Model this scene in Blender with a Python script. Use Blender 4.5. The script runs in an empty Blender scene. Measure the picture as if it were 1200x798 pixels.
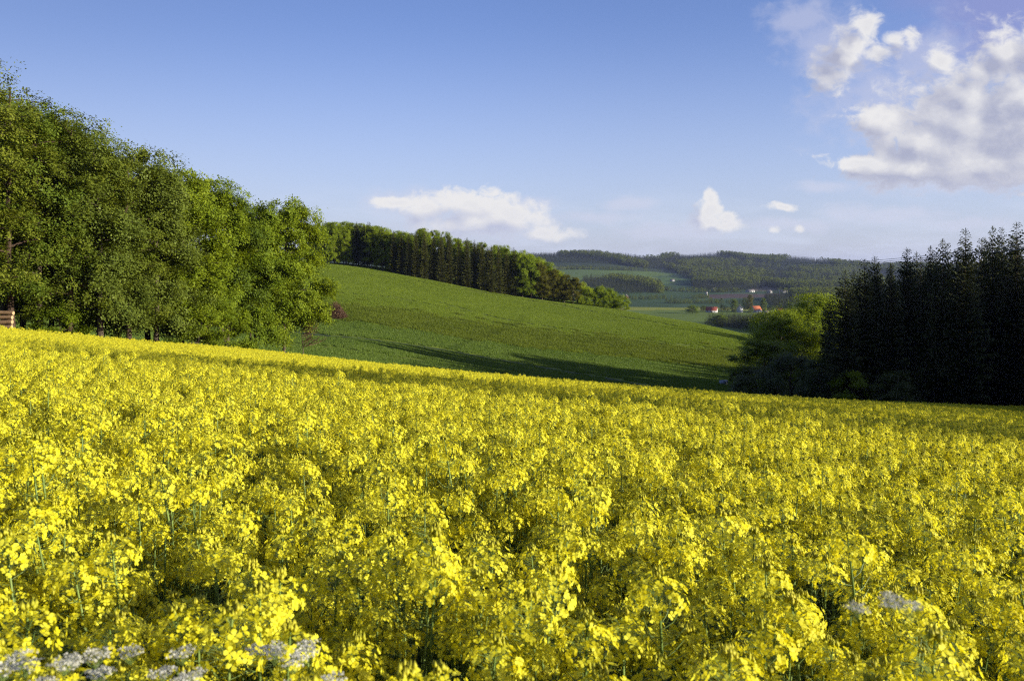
import bpy, math, random
import numpy as np
from mathutils import Matrix, Vector

R = math.radians
scene = bpy.context.scene
COL = scene.collection
rng = np.random.default_rng(11)
random.seed(11)

# ------------------------------------------------------------------ camera
CAM_Z = 2.05
F = 933.3                      # focal length in photo pixels (photo 1200 wide)
HOR = 318.0                    # eye level row in the photo
cam_data = bpy.data.cameras.new("camera")
cam = bpy.data.objects.new("camera", cam_data)
COL.objects.link(cam)
cam.location = (0, 0, CAM_Z)
cam.rotation_euler = (R(90), 0, 0)
cam_data.sensor_width = 36.0
cam_data.lens = 28.0
cam_data.shift_y = -(399.0 - HOR) / 1200.0
cam_data.clip_start = 0.05
cam_data.clip_end = 30000
cam_data.dof.use_dof = True
cam_data.dof.focus_distance = 14.0
cam_data.dof.aperture_fstop = 7.1
scene.camera = cam

# ------------------------------------------------------------------ sun, sky, exposure
SUN_EL, SUN_BACK = 12.5, 20.0     # elevation; degrees the sun stands behind the camera's right hand
sd = Vector((math.cos(R(SUN_EL)) * math.cos(R(SUN_BACK)), -math.cos(R(SUN_EL)) * math.sin(R(SUN_BACK)), math.sin(R(SUN_EL))))
sun_data = bpy.data.lights.new("sun", 'SUN')
sun_data.energy = 5.0
sun_data.angle = R(0.55)
sun_data.color = (1.0, 0.92, 0.73)
sun = bpy.data.objects.new("sun", sun_data)
COL.objects.link(sun)
sun.rotation_euler = sd.to_track_quat('Z', 'Y').to_euler()
sun.location = (200, -30, 80)

scene.view_settings.view_transform = 'Standard'
scene.view_settings.look = 'None'
scene.view_settings.gamma = 1.0
scene.view_settings.exposure = 0.86
scene.render.engine = 'CYCLES'
cy = scene.cycles
cy.max_bounces = 6; cy.diffuse_bounces = 4; cy.glossy_bounces = 1; cy.transmission_bounces = 3
cy.transparent_max_bounces = 6; cy.volume_bounces = 0
cy.use_denoising = False
cy.filter_width = 1.2
try:
    cy.denoiser = 'OPENIMAGEDENOISE'
except Exception:
    pass
cy.sample_clamp_indirect = 4.0
cy.sample_clamp_direct = 12.0
cy.caustics_reflective = False; cy.caustics_refractive = False

world = bpy.data.worlds.new("World")
scene.world = world
world.use_nodes = True


class NT:
    """small node-tree writer"""
    def __init__(s, tree):
        s.t = tree
    def n(s, typ, **kw):
        nd = s.t.nodes.new(typ)
        for k, v in kw.items():
            setattr(nd, k, v)
        return nd
    def put(s, sock, v):
        if hasattr(v, 'is_output'):
            s.t.links.new(v, sock)
        else:
            sock.default_value = v
    def m(s, op, a, b=0.0, c=None, clamp=False):
        nd = s.n('ShaderNodeMath', operation=op)
        nd.use_clamp = clamp
        s.put(nd.inputs[0], a)
        s.put(nd.inputs[1], b)
        if c is not None:
            s.put(nd.inputs[2], c)
        return nd.outputs[0]
    def v(s, op, a, b=None, c=None, out=0):
        nd = s.n('ShaderNodeVectorMath', operation=op)
        s.put(nd.inputs[0], a)
        if b is not None:
            s.put(nd.inputs[1], b)
        if c is not None:
            s.put(nd.inputs[2], c)
        return nd.outputs[out]
    def smooth(s, x, lo, hi, o0=0.0, o1=1.0):
        nd = s.n('ShaderNodeMapRange', interpolation_type='SMOOTHSTEP')
        s.put(nd.inputs[0], x)
        for i, q in enumerate((lo, hi, o0, o1)):
            s.put(nd.inputs[1 + i], q)
        return nd.outputs[0]
    def mix(s, f, a, b, blend='MIX'):
        nd = s.n('ShaderNodeMix', data_type='RGBA', blend_type=blend)
        s.put(nd.inputs[0], f)
        s.put(nd.inputs[6], a)
        s.put(nd.inputs[7], b)
        return nd.outputs[2]
    def noise(s, vec, scale, detail=4.0, rough=0.55, dist=0.0, typ='FBM'):
        nd = s.n('ShaderNodeTexNoise', noise_type=typ)
        nd.normalize = True
        s.put(nd.inputs['Vector'], vec)
        nd.inputs['Scale'].default_value = scale
        nd.inputs['Detail'].default_value = detail
        nd.inputs['Roughness'].default_value = rough
        nd.inputs['Distortion'].default_value = dist
        return nd.outputs['Fac']


def c4(c):
    return (c[0], c[1], c[2], 1.0)


# cloud field: blobs given as directions (tangents measured in photo pixels), broken up by noise
BLOBS = [  # px, py, rx, ry
    (1130, 150, 100, 62), (1205, 118, 90, 78), (1165, 190, 125, 34), (1062, 196, 80, 24), (1085, 160, 60, 44), (1140, 108, 46, 36),
    (1180, 60, 34, 30), (1215, 62, 44, 40), (1150, 84, 40, 30), (1105, 72, 24, 18),
    (968, 92, 28, 20), (985, 72, 27, 20), (1000, 52, 24, 20), (1014, 32, 18, 20), (1048, 44, 24, 13), (1066, 40, 14, 16), (1032, 62, 20, 12),
    (1010, 190, 40, 10), (1030, 140, 40, 20),
    (552, 242, 62, 20), (598, 254, 52, 20), (642, 274, 36, 9), (506, 244, 46, 14), (560, 262, 92, 18), (470, 240, 26, 7),
    (832, 235, 12, 12), (830, 247, 16, 16), (834, 262, 22, 16), (848, 268, 28, 9), (852, 256, 9, 9), (825, 258, 14, 16),
    (917, 243, 22, 5), (909, 269, 8, 5), (937, 268, 6, 5),
]
VEILS = [  # thin grey-white cloud, seen through
    (500, 242, 70, 24), (470, 238, 40, 14), (560, 262, 120, 26), (735, 240, 34, 9), (690, 255, 70, 9), (790, 272, 90, 12), (965, 218, 44, 8), (930, 262, 80, 10),
    (1040, 250, 90, 12), (1130, 262, 70, 10), (1030, 120, 90, 60), (980, 60, 70, 50), (1090, 70, 70, 50), (1110, 215, 130, 16), (620, 240, 40, 12), (940, 20, 50, 24),
]
def cloud_group(gname, blobs, lift, amp1, amp2):
    fg = bpy.data.node_groups.new(gname, 'ShaderNodeTree')
    fg.interface.new_socket("P", in_out='INPUT', socket_type='NodeSocketVector')
    fg.interface.new_socket("Field", in_out='OUTPUT', socket_type='NodeSocketFloat')
    g = NT(fg)
    gi = g.n('NodeGroupInput'); go = g.n('NodeGroupOutput')
    P = gi.outputs[0]
    # warp a little so that the outlines are not ellipses
    wn = g.n('ShaderNodeTexNoise'); g.put(wn.inputs['Vector'], P)
    wn.inputs['Scale'].default_value = 16; wn.inputs['Detail'].default_value = 3
    warp = g.v('MULTIPLY_ADD', wn.outputs['Color'], (0.024, 0.018, 0), P)
    warp = g.v('ADD', warp, (-0.012, -0.009, 0))
    dmin = None
    for (px, py, rx, ry) in blobs:
        iu, iv = F / rx, F / ry
        q = g.v('MULTIPLY_ADD', warp, (iu, iv, 0), (-(px - 600) / F * iu, -(HOR - py) / F * iv, 0))
        d2 = g.v('DOT_PRODUCT', q, q, out=1)
        dmin = d2 if dmin is None else g.m('SMOOTH_MIN', dmin, d2, 0.35)
    f1 = g.noise(g.v('MULTIPLY', P, (1.0, 1.45, 1.0)), 13, 2, 0.5, 0.2)
    f2 = g.noise(g.v('MULTIPLY', P, (1.0, 1.3, 1.0)), 38, 8, 0.62, 0.35)
    body = g.m('SUBTRACT', lift, g.m('SQRT', g.m('MAXIMUM', dmin, 0.0)))
    fld = g.m('MULTIPLY_ADD', g.m('SUBTRACT', f1, 0.5), amp1, body)
    fld = g.m('MULTIPLY_ADD', g.m('SUBTRACT', f2, 0.5), amp2, fld)
    g.put(go.inputs[0], fld)
    return fg
fg = cloud_group("cloud_field", BLOBS, 1.20, 1.05, 2.3)
fgs = cloud_group("cloud_shape", BLOBS, 1.20, 1.5, 0.55)
fgv = cloud_group("veil_field", VEILS, 0.95, 1.2, 1.5)

w = NT(world.node_tree)
for nd in list(world.node_tree.nodes):
    world.node_tree.nodes.remove(nd)
sky = w.n('ShaderNodeTexSky', sky_type='NISHITA')
sky.sun_disc = False
sky.sun_elevation = R(SUN_EL)
sky.sun_rotation = R(90 + SUN_BACK)
sky.altitude = 200
sky.air_density = 1.0
sky.dust_density = 0.9
sky.ozone_density = 2.2
tc = w.n('ShaderNodeTexCoord')
dirv = tc.outputs['Generated']
sep = w.n('ShaderNodeSeparateXYZ'); w.put(sep.inputs[0], dirv)
yy = w.m('MAXIMUM', sep.outputs[1], 0.05)
uu = w.m('DIVIDE', sep.outputs[0], yy)
vv = w.m('DIVIDE', sep.outputs[2], yy)
cmb = w.n('ShaderNodeCombineXYZ'); w.put(cmb.inputs[0], uu); w.put(cmb.inputs[1], vv)
pv = cmb.outputs[0]
def cfield(vec):
    nd = w.n('ShaderNodeGroup'); nd.node_tree = fg
    w.put(nd.inputs[0], vec)
    return nd.outputs[0]
fa = cfield(pv)
def sfield(vec):
    nd = w.n('ShaderNodeGroup'); nd.node_tree = fgs
    w.put(nd.inputs[0], vec)
    return nd.outputs[0]
sa = sfield(pv)
sb = sfield(w.v('ADD', pv, (0.020, 0.017, 0)))
vd = w.n('ShaderNodeGroup'); vd.node_tree = fgv; w.put(vd.inputs[0], pv)
fv = vd.outputs[0]
front = w.smooth(sep.outputs[1], 0.15, 0.3)
alpha = w.m('MULTIPLY', w.smooth(fa, -0.10, w.m('ADD', w.m('MULTIPLY_ADD', w.smooth(vv, 0.19, 0.25), 0.40, 0.50), w.smooth(vv, 0.10, 0.06, 0.0, 0.45))), front)
lit = w.m('ADD', w.m('MULTIPLY_ADD', w.m('SUBTRACT', sa, sb), 1.25, 0.43), w.m('MULTIPLY', w.m('SUBTRACT', fa, sa), 0.5), clamp=True)
edge = w.smooth(fa, 0.1, 1.3, 0.20, -0.14)
lit = w.m('ADD', lit, edge, clamp=True)
SK = 10.0     # cloud colours are given as shown brightness, the sky node is scaled by 1/SK below
cshade = w.mix(w.smooth(vv, 0.06, 0.14), (2.9, 3.05, 3.8, 1), (2.25, 2.35, 3.05, 1))
ccol = w.mix(lit, cshade, (4.7, 4.62, 4.55, 1))
# tint: sky saturation as in the photograph
skyc = w.mix(1.0, sky.outputs[0], (0.88, 0.85, 1.18, 1), 'MULTIPLY')
# pale veil low over the horizon and a thin violet-grey sheet at the top right
veil_n = w.noise(w.v('MULTIPLY', pv, (1.0, 5.0, 1.0)), 7, 5, 0.6, 0.3)
veil_h = w.m('MULTIPLY', w.smooth(vv, 0.13, 0.01), w.smooth(veil_n, 0.40, 0.68))
skyc = w.mix(w.smooth(uu, 0.05, -0.75), skyc, w.mix(1.0, skyc, (0.80, 0.74, 0.70, 1), 'MULTIPLY'))
skyc = w.mix(w.smooth(vv, 0.34, -0.02, 0.0, 0.62), skyc, (3.25, 3.6, 4.55, 1))
base = w.mix(w.m('MULTIPLY', veil_h, 0.45), skyc, (3.9, 4.25, 5.1, 1))
shn = w.noise(w.v('MULTIPLY', pv, (1.0, 2.0, 1.0)), 6, 5, 0.6, 0.2)
sheet = w.m('MULTIPLY', w.m('MULTIPLY', w.smooth(uu, 0.40, 0.60), w.smooth(vv, 0.22, 0.30)), w.smooth(shn, 0.28, 0.56))
base = w.mix(w.m('MULTIPLY', sheet, 0.75), base, (1.55, 1.7, 3.3, 1))
base = w.mix(w.m('MULTIPLY', w.m('MULTIPLY', w.smooth(fv, -0.35, 0.75), front), 0.6), base, w.mix(w.smooth(vv, 0.1, 0.24), (3.5, 3.65, 4.4, 1), (3.0, 3.15, 4.1, 1)))
allc = w.mix(w.m('MULTIPLY', alpha, 0.93), base, ccol)
bg = w.n('ShaderNodeBackground')
w.put(bg.inputs[0], allc)
bg.inputs[1].default_value = 0.103
wo = w.n('ShaderNodeOutputWorld')
world.node_tree.links.new(bg.outputs[0], wo.inputs[0])


# ------------------------------------------------------------------ helpers
def tag(o, label=None, cat=None, group=None, kind=None):
    if label: o['label'] = label
    if cat: o['category'] = cat
    if group: o['group'] = group
    if kind: o['kind'] = kind
    return o


def mesh_np(name, V, faces, mats=(), midx=None, smooth=False):
    """V (n,3); faces: list of int arrays (m,3) or (m,4); midx: one array per face array or one int each"""
    me = bpy.data.meshes.new(name)
    V = np.asarray(V, dtype=np.float32)
    me.vertices.add(len(V))
    me.vertices.foreach_set('co', V.ravel())
    li, st, mi = [], [], []
    off = 0
    for k, f in enumerate(faces):
        f = np.asarray(f, dtype=np.int32)
        if len(f) == 0:
            continue
        n = f.shape[1]
        li.append(f.ravel())
        st.append(off + np.arange(len(f)) * n)
        off += f.size
        if midx is not None:
            a = midx[k]
            mi.append(np.full(len(f), a, np.int32) if np.isscalar(a) else np.asarray(a, np.int32))
    li = np.concatenate(li); st = np.concatenate(st)
    me.loops.add(len(li))
    me.loops.foreach_set('vertex_index', li)
    me.polygons.add(len(st))
    me.polygons.foreach_set('loop_start', st.astype(np.int32))
    for mt in mats:
        me.materials.append(mt)
    if mi:
        me.polygons.foreach_set('material_index', np.concatenate(mi))
    me.update(calc_edges=True)
    if smooth:
        me.polygons.foreach_set('use_smooth', np.ones(len(me.polygons), bool))
    return me


class MB:
    """collects vertices and faces of several materials"""
    def __init__(s):
        s.V = []; s.q = []; s.qm = []; s.t = []; s.tm = []; s.n = 0
    def add(s, V, quads=None, tris=None, m=0):
        V = np.asarray(V, float).reshape(-1, 3)
        if quads is not None and len(quads):
            qd = np.asarray(quads).reshape(-1, 4) + s.n
            s.q.append(qd); s.qm.append(np.full(len(qd), m))
        if tris is not None and len(tris):
            tr = np.asarray(tris).reshape(-1, 3) + s.n
            s.t.append(tr); s.tm.append(np.full(len(tr), m))
        s.V.append(V); s.n += len(V)
    def quads(s, A, m=0):
        """A (n,4,3) independent quads"""
        A = np.asarray(A, float).reshape(-1, 4, 3)
        s.add(A.reshape(-1, 3), np.arange(len(A) * 4).reshape(-1, 4), m=m)
    def merge(s, o, mat=None, mshift=0):
        V = np.concatenate(o.V)
        if mat is not None:
            V = V @ np.asarray(mat)[:3, :3].T + np.asarray(mat)[:3, 3]
        for f, mm in zip(o.q, o.qm):
            s.q.append(f + s.n); s.qm.append(mm + mshift)
        for f, mm in zip(o.t, o.tm):
            s.t.append(f + s.n); s.tm.append(mm + mshift)
        s.V.append(V); s.n += len(V)
    def tube(s, pts, rad, k=5, m=0, cap=False):
        pts = np.asarray(pts, float); n = len(pts)
        rad = np.broadcast_to(np.asarray(rad, float), (n,))
        tan = np.gradient(pts, axis=0)
        tan /= np.linalg.norm(tan, axis=1)[:, None] + 1e-9
        ref = np.array([0, 0, 1.0]) if abs(tan[0][2]) < 0.8 else np.array([1.0, 0, 0])
        a = np.cross(tan, ref); a /= np.linalg.norm(a, axis=1)[:, None] + 1e-9
        b = np.cross(tan, a)
        ph = np.arange(k) / k * 2 * np.pi
        ring = (a[:, None, :] * np.cos(ph)[None, :, None] + b[:, None, :] * np.sin(ph)[None, :, None])
        V = pts[:, None, :] + ring * rad[:, None, None]
        i = np.arange(n - 1)[:, None] * k; j = np.arange(k)[None, :]; j2 = (j + 1) % k
        Q = np.stack([i + j, i + j2, i + k + j2, i + k + j], -1).reshape(-1, 4)
        s.add(V.reshape(-1, 3), Q, m=m)
        if cap:
            for e, c in ((0, pts[0]), (n - 1, pts[-1])):
                Vc = np.concatenate([V[e], c[None]])
                s.add(Vc, tris=[(x, (x + 1) % k, k) for x in range(k)], m=m)
    def box(s, lo, hi, m=0):
        x0, y0, z0 = lo; x1, y1, z1 = hi
        V = [(x0, y0, z0), (x1, y0, z0), (x1, y1, z0), (x0, y1, z0), (x0, y0, z1), (x1, y0, z1), (x1, y1, z1), (x0, y1, z1)]
        s.add(V, [(0, 3, 2, 1), (4, 5, 6, 7), (0, 1, 5, 4), (1, 2, 6, 5), (2, 3, 7, 6), (3, 0, 4, 7)], m=m)
    def mesh(s, name, mats, smooth=False):
        V = np.concatenate(s.V)
        fs, ms = [], []
        if s.q:
            fs.append(np.concatenate(s.q)); ms.append(np.concatenate(s.qm))
        if s.t:
            fs.append(np.concatenate(s.t)); ms.append(np.concatenate(s.tm))
        return mesh_np(name, V, fs, mats, ms, smooth)


def link(name, me, parent=None, loc=(0, 0, 0)):
    o = bpy.data.objects.new(name, me)
    COL.objects.link(o)
    o.location = loc
    if parent is not None:
        o.parent = parent
    return o


def empty(name, loc=(0, 0, 0), rz=0.0, scale=(1, 1, 1)):
    o = bpy.data.objects.new(name, None)
    o.empty_display_size = 0.2
    COL.objects.link(o)
    o.location = loc
    o.rotation_euler = (0, 0, rz)
    o.scale = scale
    return o


def unit(v):
    v = np.asarray(v, float)
    return v / (np.linalg.norm(v, axis=-1, keepdims=True) + 1e-9)


# ------------------------------------------------------------------ materials
def mat_base(name):
    m = bpy.data.materials.new(name)
    m.use_nodes = True
    t = m.node_tree
    for nd in list(t.nodes):
        t.nodes.remove(nd)
    k = NT(t)
    out = k.n('ShaderNodeOutputMaterial')
    return m, k, out


def leaf_mat(name, c_a, c_b, trans=0.35, nscale=0.7, rough=0.5, spec=0.25, tcol=None, rand=0.35, jit=0.38):
    """leaves, petals: principled front mixed with translucency; colour wanders between c_a and c_b"""
    m, k, out = mat_base(name)
    geo = k.n('ShaderNodeNewGeometry')
    oi = k.n('ShaderNodeObjectInfo')
    nz = k.noise(geo.outputs['Position'], nscale, 3, 0.6)
    isl = geo.outputs['Random Per Island']
    f = k.m('ADD', k.m('MULTIPLY', nz, 1.0), k.m('MULTIPLY', k.m('SUBTRACT', isl, 0.5), jit))
    f = k.m('ADD', f, k.m('MULTIPLY', k.m('SUBTRACT', oi.outputs['Random'], 0.5), rand))
    f = k.smooth(f, 0.15, 0.85)
    col = k.mix(f, c4(c_a), c4(c_b))
    p = k.n('ShaderNodeBsdfPrincipled')
    k.put(p.inputs['Base Color'], col)
    p.inputs['Roughness'].default_value = rough
    p.inputs['Specular IOR Level'].default_value = spec
    tr = k.n('ShaderNodeBsdfTranslucent')
    tcl = k.mix(1.0, col, c4(tcol or (1.25, 1.15, 0.6)), 'MULTIPLY')
    k.put(tr.inputs[0], tcl)
    mx = k.n('ShaderNodeMixShader'); mx.inputs[0].default_value = trans
    t = m.node_tree
    t.links.new(p.outputs[0], mx.inputs[1]); t.links.new(tr.outputs[0], mx.inputs[2])
    t.links.new(mx.outputs[0], out.inputs[0])
    return m


def solid_mat(name, c_a, c_b, nscale=3.0, rough=0.8, bump=0.0, bscale=20.0, spec=0.2, stretch=(1, 1, 1), metallic=0.0, obj=True):
    m, k, out = mat_base(name)
    if obj:
        tcn = k.n('ShaderNodeTexCoord'); vec = tcn.outputs['Object']
    else:
        vec = k.n('ShaderNodeNewGeometry').outputs['Position']
    vec = k.v('MULTIPLY', vec, stretch)
    nz = k.noise(vec, nscale, 5, 0.6)
    col = k.mix(k.smooth(nz, 0.3, 0.7), c4(c_a), c4(c_b))
    p = k.n('ShaderNodeBsdfPrincipled')
    k.put(p.inputs['Base Color'], col)
    p.inputs['Roughness'].default_value = rough
    p.inputs['Specular IOR Level'].default_value = spec
    p.inputs['Metallic'].default_value = metallic
    if bump:
        b = k.n('ShaderNodeBump'); b.inputs['Strength'].default_value = bump
        b.inputs['Distance'].default_value = 0.05
        k.put(b.inputs['Height'], k.noise(vec, bscale, 5, 0.65))
        k.put(p.inputs['Normal'], b.outputs[0])
    m.node_tree.links.new(p.outputs[0], out.inputs[0])
    return m


M = {}
M['petal'] = leaf_mat('rape_petal', (0.72, 0.66, 0.014), (0.87, 0.85, 0.070), 0.46, 5.0, 0.55, 0.2, (1.08, 1.0, 0.52), 0.3, 0.8)
M['bud'] = leaf_mat('rape_bud', (0.42, 0.42, 0.03), (0.56, 0.52, 0.04), 0.25, 3.0)
M['rape_stem'] = leaf_mat('rape_stem', (0.13, 0.20, 0.045), (0.22, 0.30, 0.08), 0.12, 4.0, 0.45, 0.35)
M['rape_leaf'] = leaf_mat('rape_leaf', (0.035, 0.075, 0.022), (0.07, 0.13, 0.04), 0.28, 3.0, 0.45, 0.35)
M['umbel'] = leaf_mat('umbel_white', (0.62, 0.61, 0.52), (0.74, 0.73, 0.64), 0.35, 6.0, 0.6, 0.2, (1, 1, 0.95))
M['soil'] = solid_mat('soil', (0.045, 0.034, 0.022), (0.075, 0.058, 0.036), 2.0, 0.95, 0.6, 9.0, 0.1, obj=False)
M['beech'] = leaf_mat('beech_leaf', (0.1224, 0.1800, 0.0115), (0.2376, 0.2952, 0.0173), 0.40, 0.55, 0.5, 0.14)
M['oak'] = leaf_mat('oak_leaf', (0.1058, 0.1388, 0.0132), (0.1785, 0.2049, 0.0212), 0.34, 0.55, 0.5, 0.14)
M['ash'] = leaf_mat('ash_leaf', (0.0834, 0.1294, 0.0144), (0.1509, 0.2013, 0.0201), 0.34, 0.55, 0.5, 0.14)
M['birch'] = leaf_mat('birch_leaf', (0.0938, 0.1310, 0.0193), (0.1588, 0.2000, 0.0304), 0.36, 0.6, 0.5, 0.14)
M['fresh'] = leaf_mat('fresh_leaf', (0.1650, 0.2376, 0.0132), (0.2772, 0.3498, 0.0211), 0.42, 0.55, 0.5, 0.14)
M['willow'] = leaf_mat('willow_leaf', (0.075, 0.100, 0.026), (0.115, 0.140, 0.040), 0.30, 0.6)
M['far_leaf'] = leaf_mat('far_leaf', (0.120, 0.160, 0.016), (0.200, 0.240, 0.028), 0.34, 0.02, 0.6, 0.1, None, 0.25, 0.2)
M['far_olive'] = leaf_mat('far_olive_leaf', (0.050, 0.060, 0.014), (0.080, 0.092, 0.020), 0.28, 0.02, 0.6, 0.1, None, 0.5)
M['rusty'] = leaf_mat('rusty_leaf', (0.0990, 0.1012, 0.0132), (0.1540, 0.1518, 0.0176), 0.34, 0.5, 0.5, 0.14)
M['brown_twig'] = leaf_mat('brown_twig', (0.085, 0.046, 0.026), (0.15, 0.085, 0.045), 0.15, 0.6)
M['spruce'] = leaf_mat('spruce_needle', (0.040, 0.050, 0.022), (0.078, 0.090, 0.032), 0.12, 0.5, 0.65, 0.08)
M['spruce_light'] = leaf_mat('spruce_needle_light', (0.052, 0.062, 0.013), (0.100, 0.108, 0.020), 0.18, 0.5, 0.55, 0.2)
M['bark'] = solid_mat('bark', (0.05, 0.038, 0.028), (0.12, 0.095, 0.07), 6.0, 0.9, 0.8, 14.0, 0.1, (1, 1, 0.25))
M['bark_red'] = solid_mat('bark_red', (0.045, 0.030, 0.022), (0.085, 0.058, 0.042), 6.0, 0.9, 0.8, 14.0, 0.1, (1, 1, 0.3))
M['wheat'] = leaf_mat('wheat_blade', (0.142, 0.200, 0.015), (0.186, 0.250, 0.021), 0.38, 0.05, 0.5, 0.25, (1.1, 1.1, 0.6), 0.3)
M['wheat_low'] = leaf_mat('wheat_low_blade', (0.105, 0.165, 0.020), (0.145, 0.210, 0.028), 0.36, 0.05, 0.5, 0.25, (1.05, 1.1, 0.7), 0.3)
M['bank_shade_grass'] = leaf_mat('bank_shade_blade', (0.112, 0.152, 0.013), (0.158, 0.204, 0.019), 0.38, 0.12, 0.55, 0.2, None, 0.5)  # slope shade of the bank put into a darker blade colour
M['log_bark'] = solid_mat('log_bark', (0.16, 0.10, 0.06), (0.26, 0.17, 0.10), 8.0, 0.9, 0.6, 20.0)
M['log_end'] = solid_mat('log_end', (0.42, 0.29, 0.16), (0.52, 0.37, 0.22), 9.0, 0.85)
M['roof_red'] = solid_mat('roof_red', (0.22, 0.055, 0.035), (0.29, 0.075, 0.045), 0.6, 0.85, 0.4, 6.0)
M['roof_orange'] = solid_mat('roof_orange', (0.34, 0.10, 0.045), (0.42, 0.14, 0.06), 0.6, 0.85, 0.4, 6.0)
M['roof_grey'] = solid_mat('roof_grey', (0.12, 0.11, 0.11), (0.18, 0.16, 0.16), 0.6, 0.85)
M['wall_white'] = solid_mat('wall_white', (0.36, 0.36, 0.36), (0.44, 0.44, 0.44), 0.5, 0.85)
M['wall_brick'] = solid_mat('wall_brick', (0.26, 0.11, 0.07), (0.34, 0.15, 0.09), 0.8, 0.9)
M['glass'] = solid_mat('window_glass', (0.03, 0.035, 0.045), (0.05, 0.055, 0.07), 1.0, 0.15, spec=0.5)
M['wood_dark'] = solid_mat('dark_timber', (0.07, 0.05, 0.04), (0.11, 0.08, 0.06), 2.0, 0.85)
M['zinc'] = solid_mat('zinc', (0.30, 0.34, 0.42), (0.38, 0.42, 0.50), 3.0, 0.5, metallic=0.3)
M['cable'] = solid_mat('cable', (0.20, 0.20, 0.21), (0.26, 0.26, 0.27), 3.0, 0.6)
M['track'] = solid_mat('track_soil', (0.030, 0.050, 0.014), (0.05, 0.07, 0.02), 0.4, 0.95, obj=False)


# ------------------------------------------------------------------ terrain
COLS = {  # photo column: list of (depth in metres, photo row of the bare ground)
    200: [(130, 402), (200, 381), (250, 358), (380, 308), (600, 322), (1200, 333)],
    300: [(140, 419), (190, 396), (220, 376), (250, 354), (380, 309), (600, 326), (1200, 338)],
    400: [(130, 432), (190, 398), (222, 377), (246, 356), (310, 332), (382, 311), (600, 330), (1200, 345)],
    500: [(130, 446), (190, 413), (222, 392), (250, 370), (310, 346), (385, 325), (600, 336), (1200, 352)],
    600: [(130, 458), (190, 428), (226, 407), (256, 385), (315, 364), (390, 345), (600, 348), (1200, 360)],
    700: [(130, 466), (180, 444), (228, 418), (260, 396), (320, 376), (392, 359), (600, 376), (900, 375), (1200, 364.5)],
    800: [(130, 473), (185, 449), (230, 427), (262, 405), (335, 377.5), (450, 384), (700, 386), (900, 378), (1200, 365.5)],
    870: [(130, 478), (185, 454), (230, 435), (262, 414), (300, 397), (430, 399), (700, 388), (900, 379), (1200, 366)],
    1000: [(130, 482), (190, 462), (300, 424), (450, 402), (700, 388), (1200, 366.5)],
    1200: [(130, 490), (190, 474), (300, 440), (450, 408), (700, 390), (1200, 367)],
}
FAR = [(1600, 354), (2000, 345), (2600, 331.5), (3100, 319.5), (3600, 309.5), (4050, 301.5), (5200, 311), (7500, 316), (14000, 318)]
FAR_L = [(1600, 352), (2000, 337), (2600, 323.5), (3100, 312.5), (3600, 300.0), (4050, 306), (5200, 312), (7500, 316), (14000, 318)]
CREST = {200: 0, 300: 0, 400: 0, 500: 0, 600: 0.5, 700: 0, 800: -0.8, 870: -0.5, 1000: 7.0, 1200: 9}
cx, cv = [], []
def ctl(X, Y, z):
    r = math.hypot(X, Y)
    cx.append((math.atan2(X, Y), math.log(r))); cv.append((z) / (r + 8.0))
def plane(X, Y):
    return -0.115 * Y - 0.078 * X
EDGE = [(0, 386, 62), (100, 396, 66), (200, 404, 72), (300, 411.5, 84), (400, 424, 90), (500, 436, 92), (600, 447, 93), (700, 454.5, 96),
        (800, 462, 99), (850, 465.5, 100), (900, 468.5, 101), (1000, 471.5, 102), (1100, 474.5, 103), (1200, 478, 105)]
H_CAN = 1.28
for u in (-1.5, -1.0, -0.643, -0.45, -0.3, -0.2, -0.1, 0.0, 0.1, 0.2, 0.3, 0.45, 0.643, 1.0, 1.5):
    for d in (0.6, 1.5, 4, 10, 22, 40):
        ctl(u * d, d, plane(u * d, d) - 0.00004 * d * d * (1 if abs(u) < 0.5 else 0.3) * 3)
for (px, py, d) in EDGE:
    u = (px - 600) / F
    ctl(u * d, d, CAM_Z - (py - HOR) / F * d - H_CAN)
for px, lst in COLS.items():
    u = (px - 600) / F
    for d, py in lst:
        ctl(u * d, d, CAM_Z - (py - HOR) / F * d)
    for d, py in (FAR if px >= 770 else FAR_L):
        if 600 <= px <= 1000 and d in (3600, 4050):
            continue
        k = CREST[px] if d > 3000 and d < 5000 else 0
        ctl(u * d, d, CAM_Z - (py + k - HOR) / F * d)
for px, d, py in [(600, 3600, 301), (640, 3600, 301), (690, 3600, 300), (725, 3600, 300.5), (752, 3600, 304.5), (775, 3600, 309), (600, 4050, 306), (690, 4050, 305), (752, 4050, 306.5),
                  (785, 4050, 301.5), (805, 4050, 303), (830, 4050, 300), (860, 4050, 301), (885, 4050, 304), (920, 4050, 303.5), (960, 4050, 307), (1000, 4050, 311),
                  (800, 3600, 310), (850, 3600, 308), (900, 3600, 310), (950, 3600, 312), (1000, 3600, 315)]:
    ctl((px - 600) / F * d, d, CAM_Z - (py - HOR) / F * d)
for u in (-1.5, -1.0, -0.643):
    for d, z in ((70, 0), (100, 0), (150, 0), (220, 0), (400, -8), (1200, -20), (3600, 60), (7500, 10), (14000, 0)):
        ctl(u * d, d, z if z else plane(u * d, d) * (1 if d < 120 else 0.8))
ctl(0.78 * 140, 140, -15.0)
for u in (1.0, 1.5):
    for d, z in ((75, 0), (95, -12), (130, -8), (170, -10), (280, -32), (600, -42), (1200, -58), (3600, 0), (7500, 0), (14000, 0)):
        ctl(u * d, d, z if z else max(plane(u * d, d), -21.0))
for sgn in (-1, 1):
    ctl(sgn * 4.0 * 10, 10, plane(sgn * 30, 10) * 0.9)
    ctl(sgn * 4.0 * 3, 3, plane(sgn * 12, 3))
CX = np.array(cx); CV = np.array(cv)
TS = 1.6
CXs = CX * np.array([TS, 1.0])
def tps(d2):
    return 0.5 * d2 * np.log(d2 + 1e-12)
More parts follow.
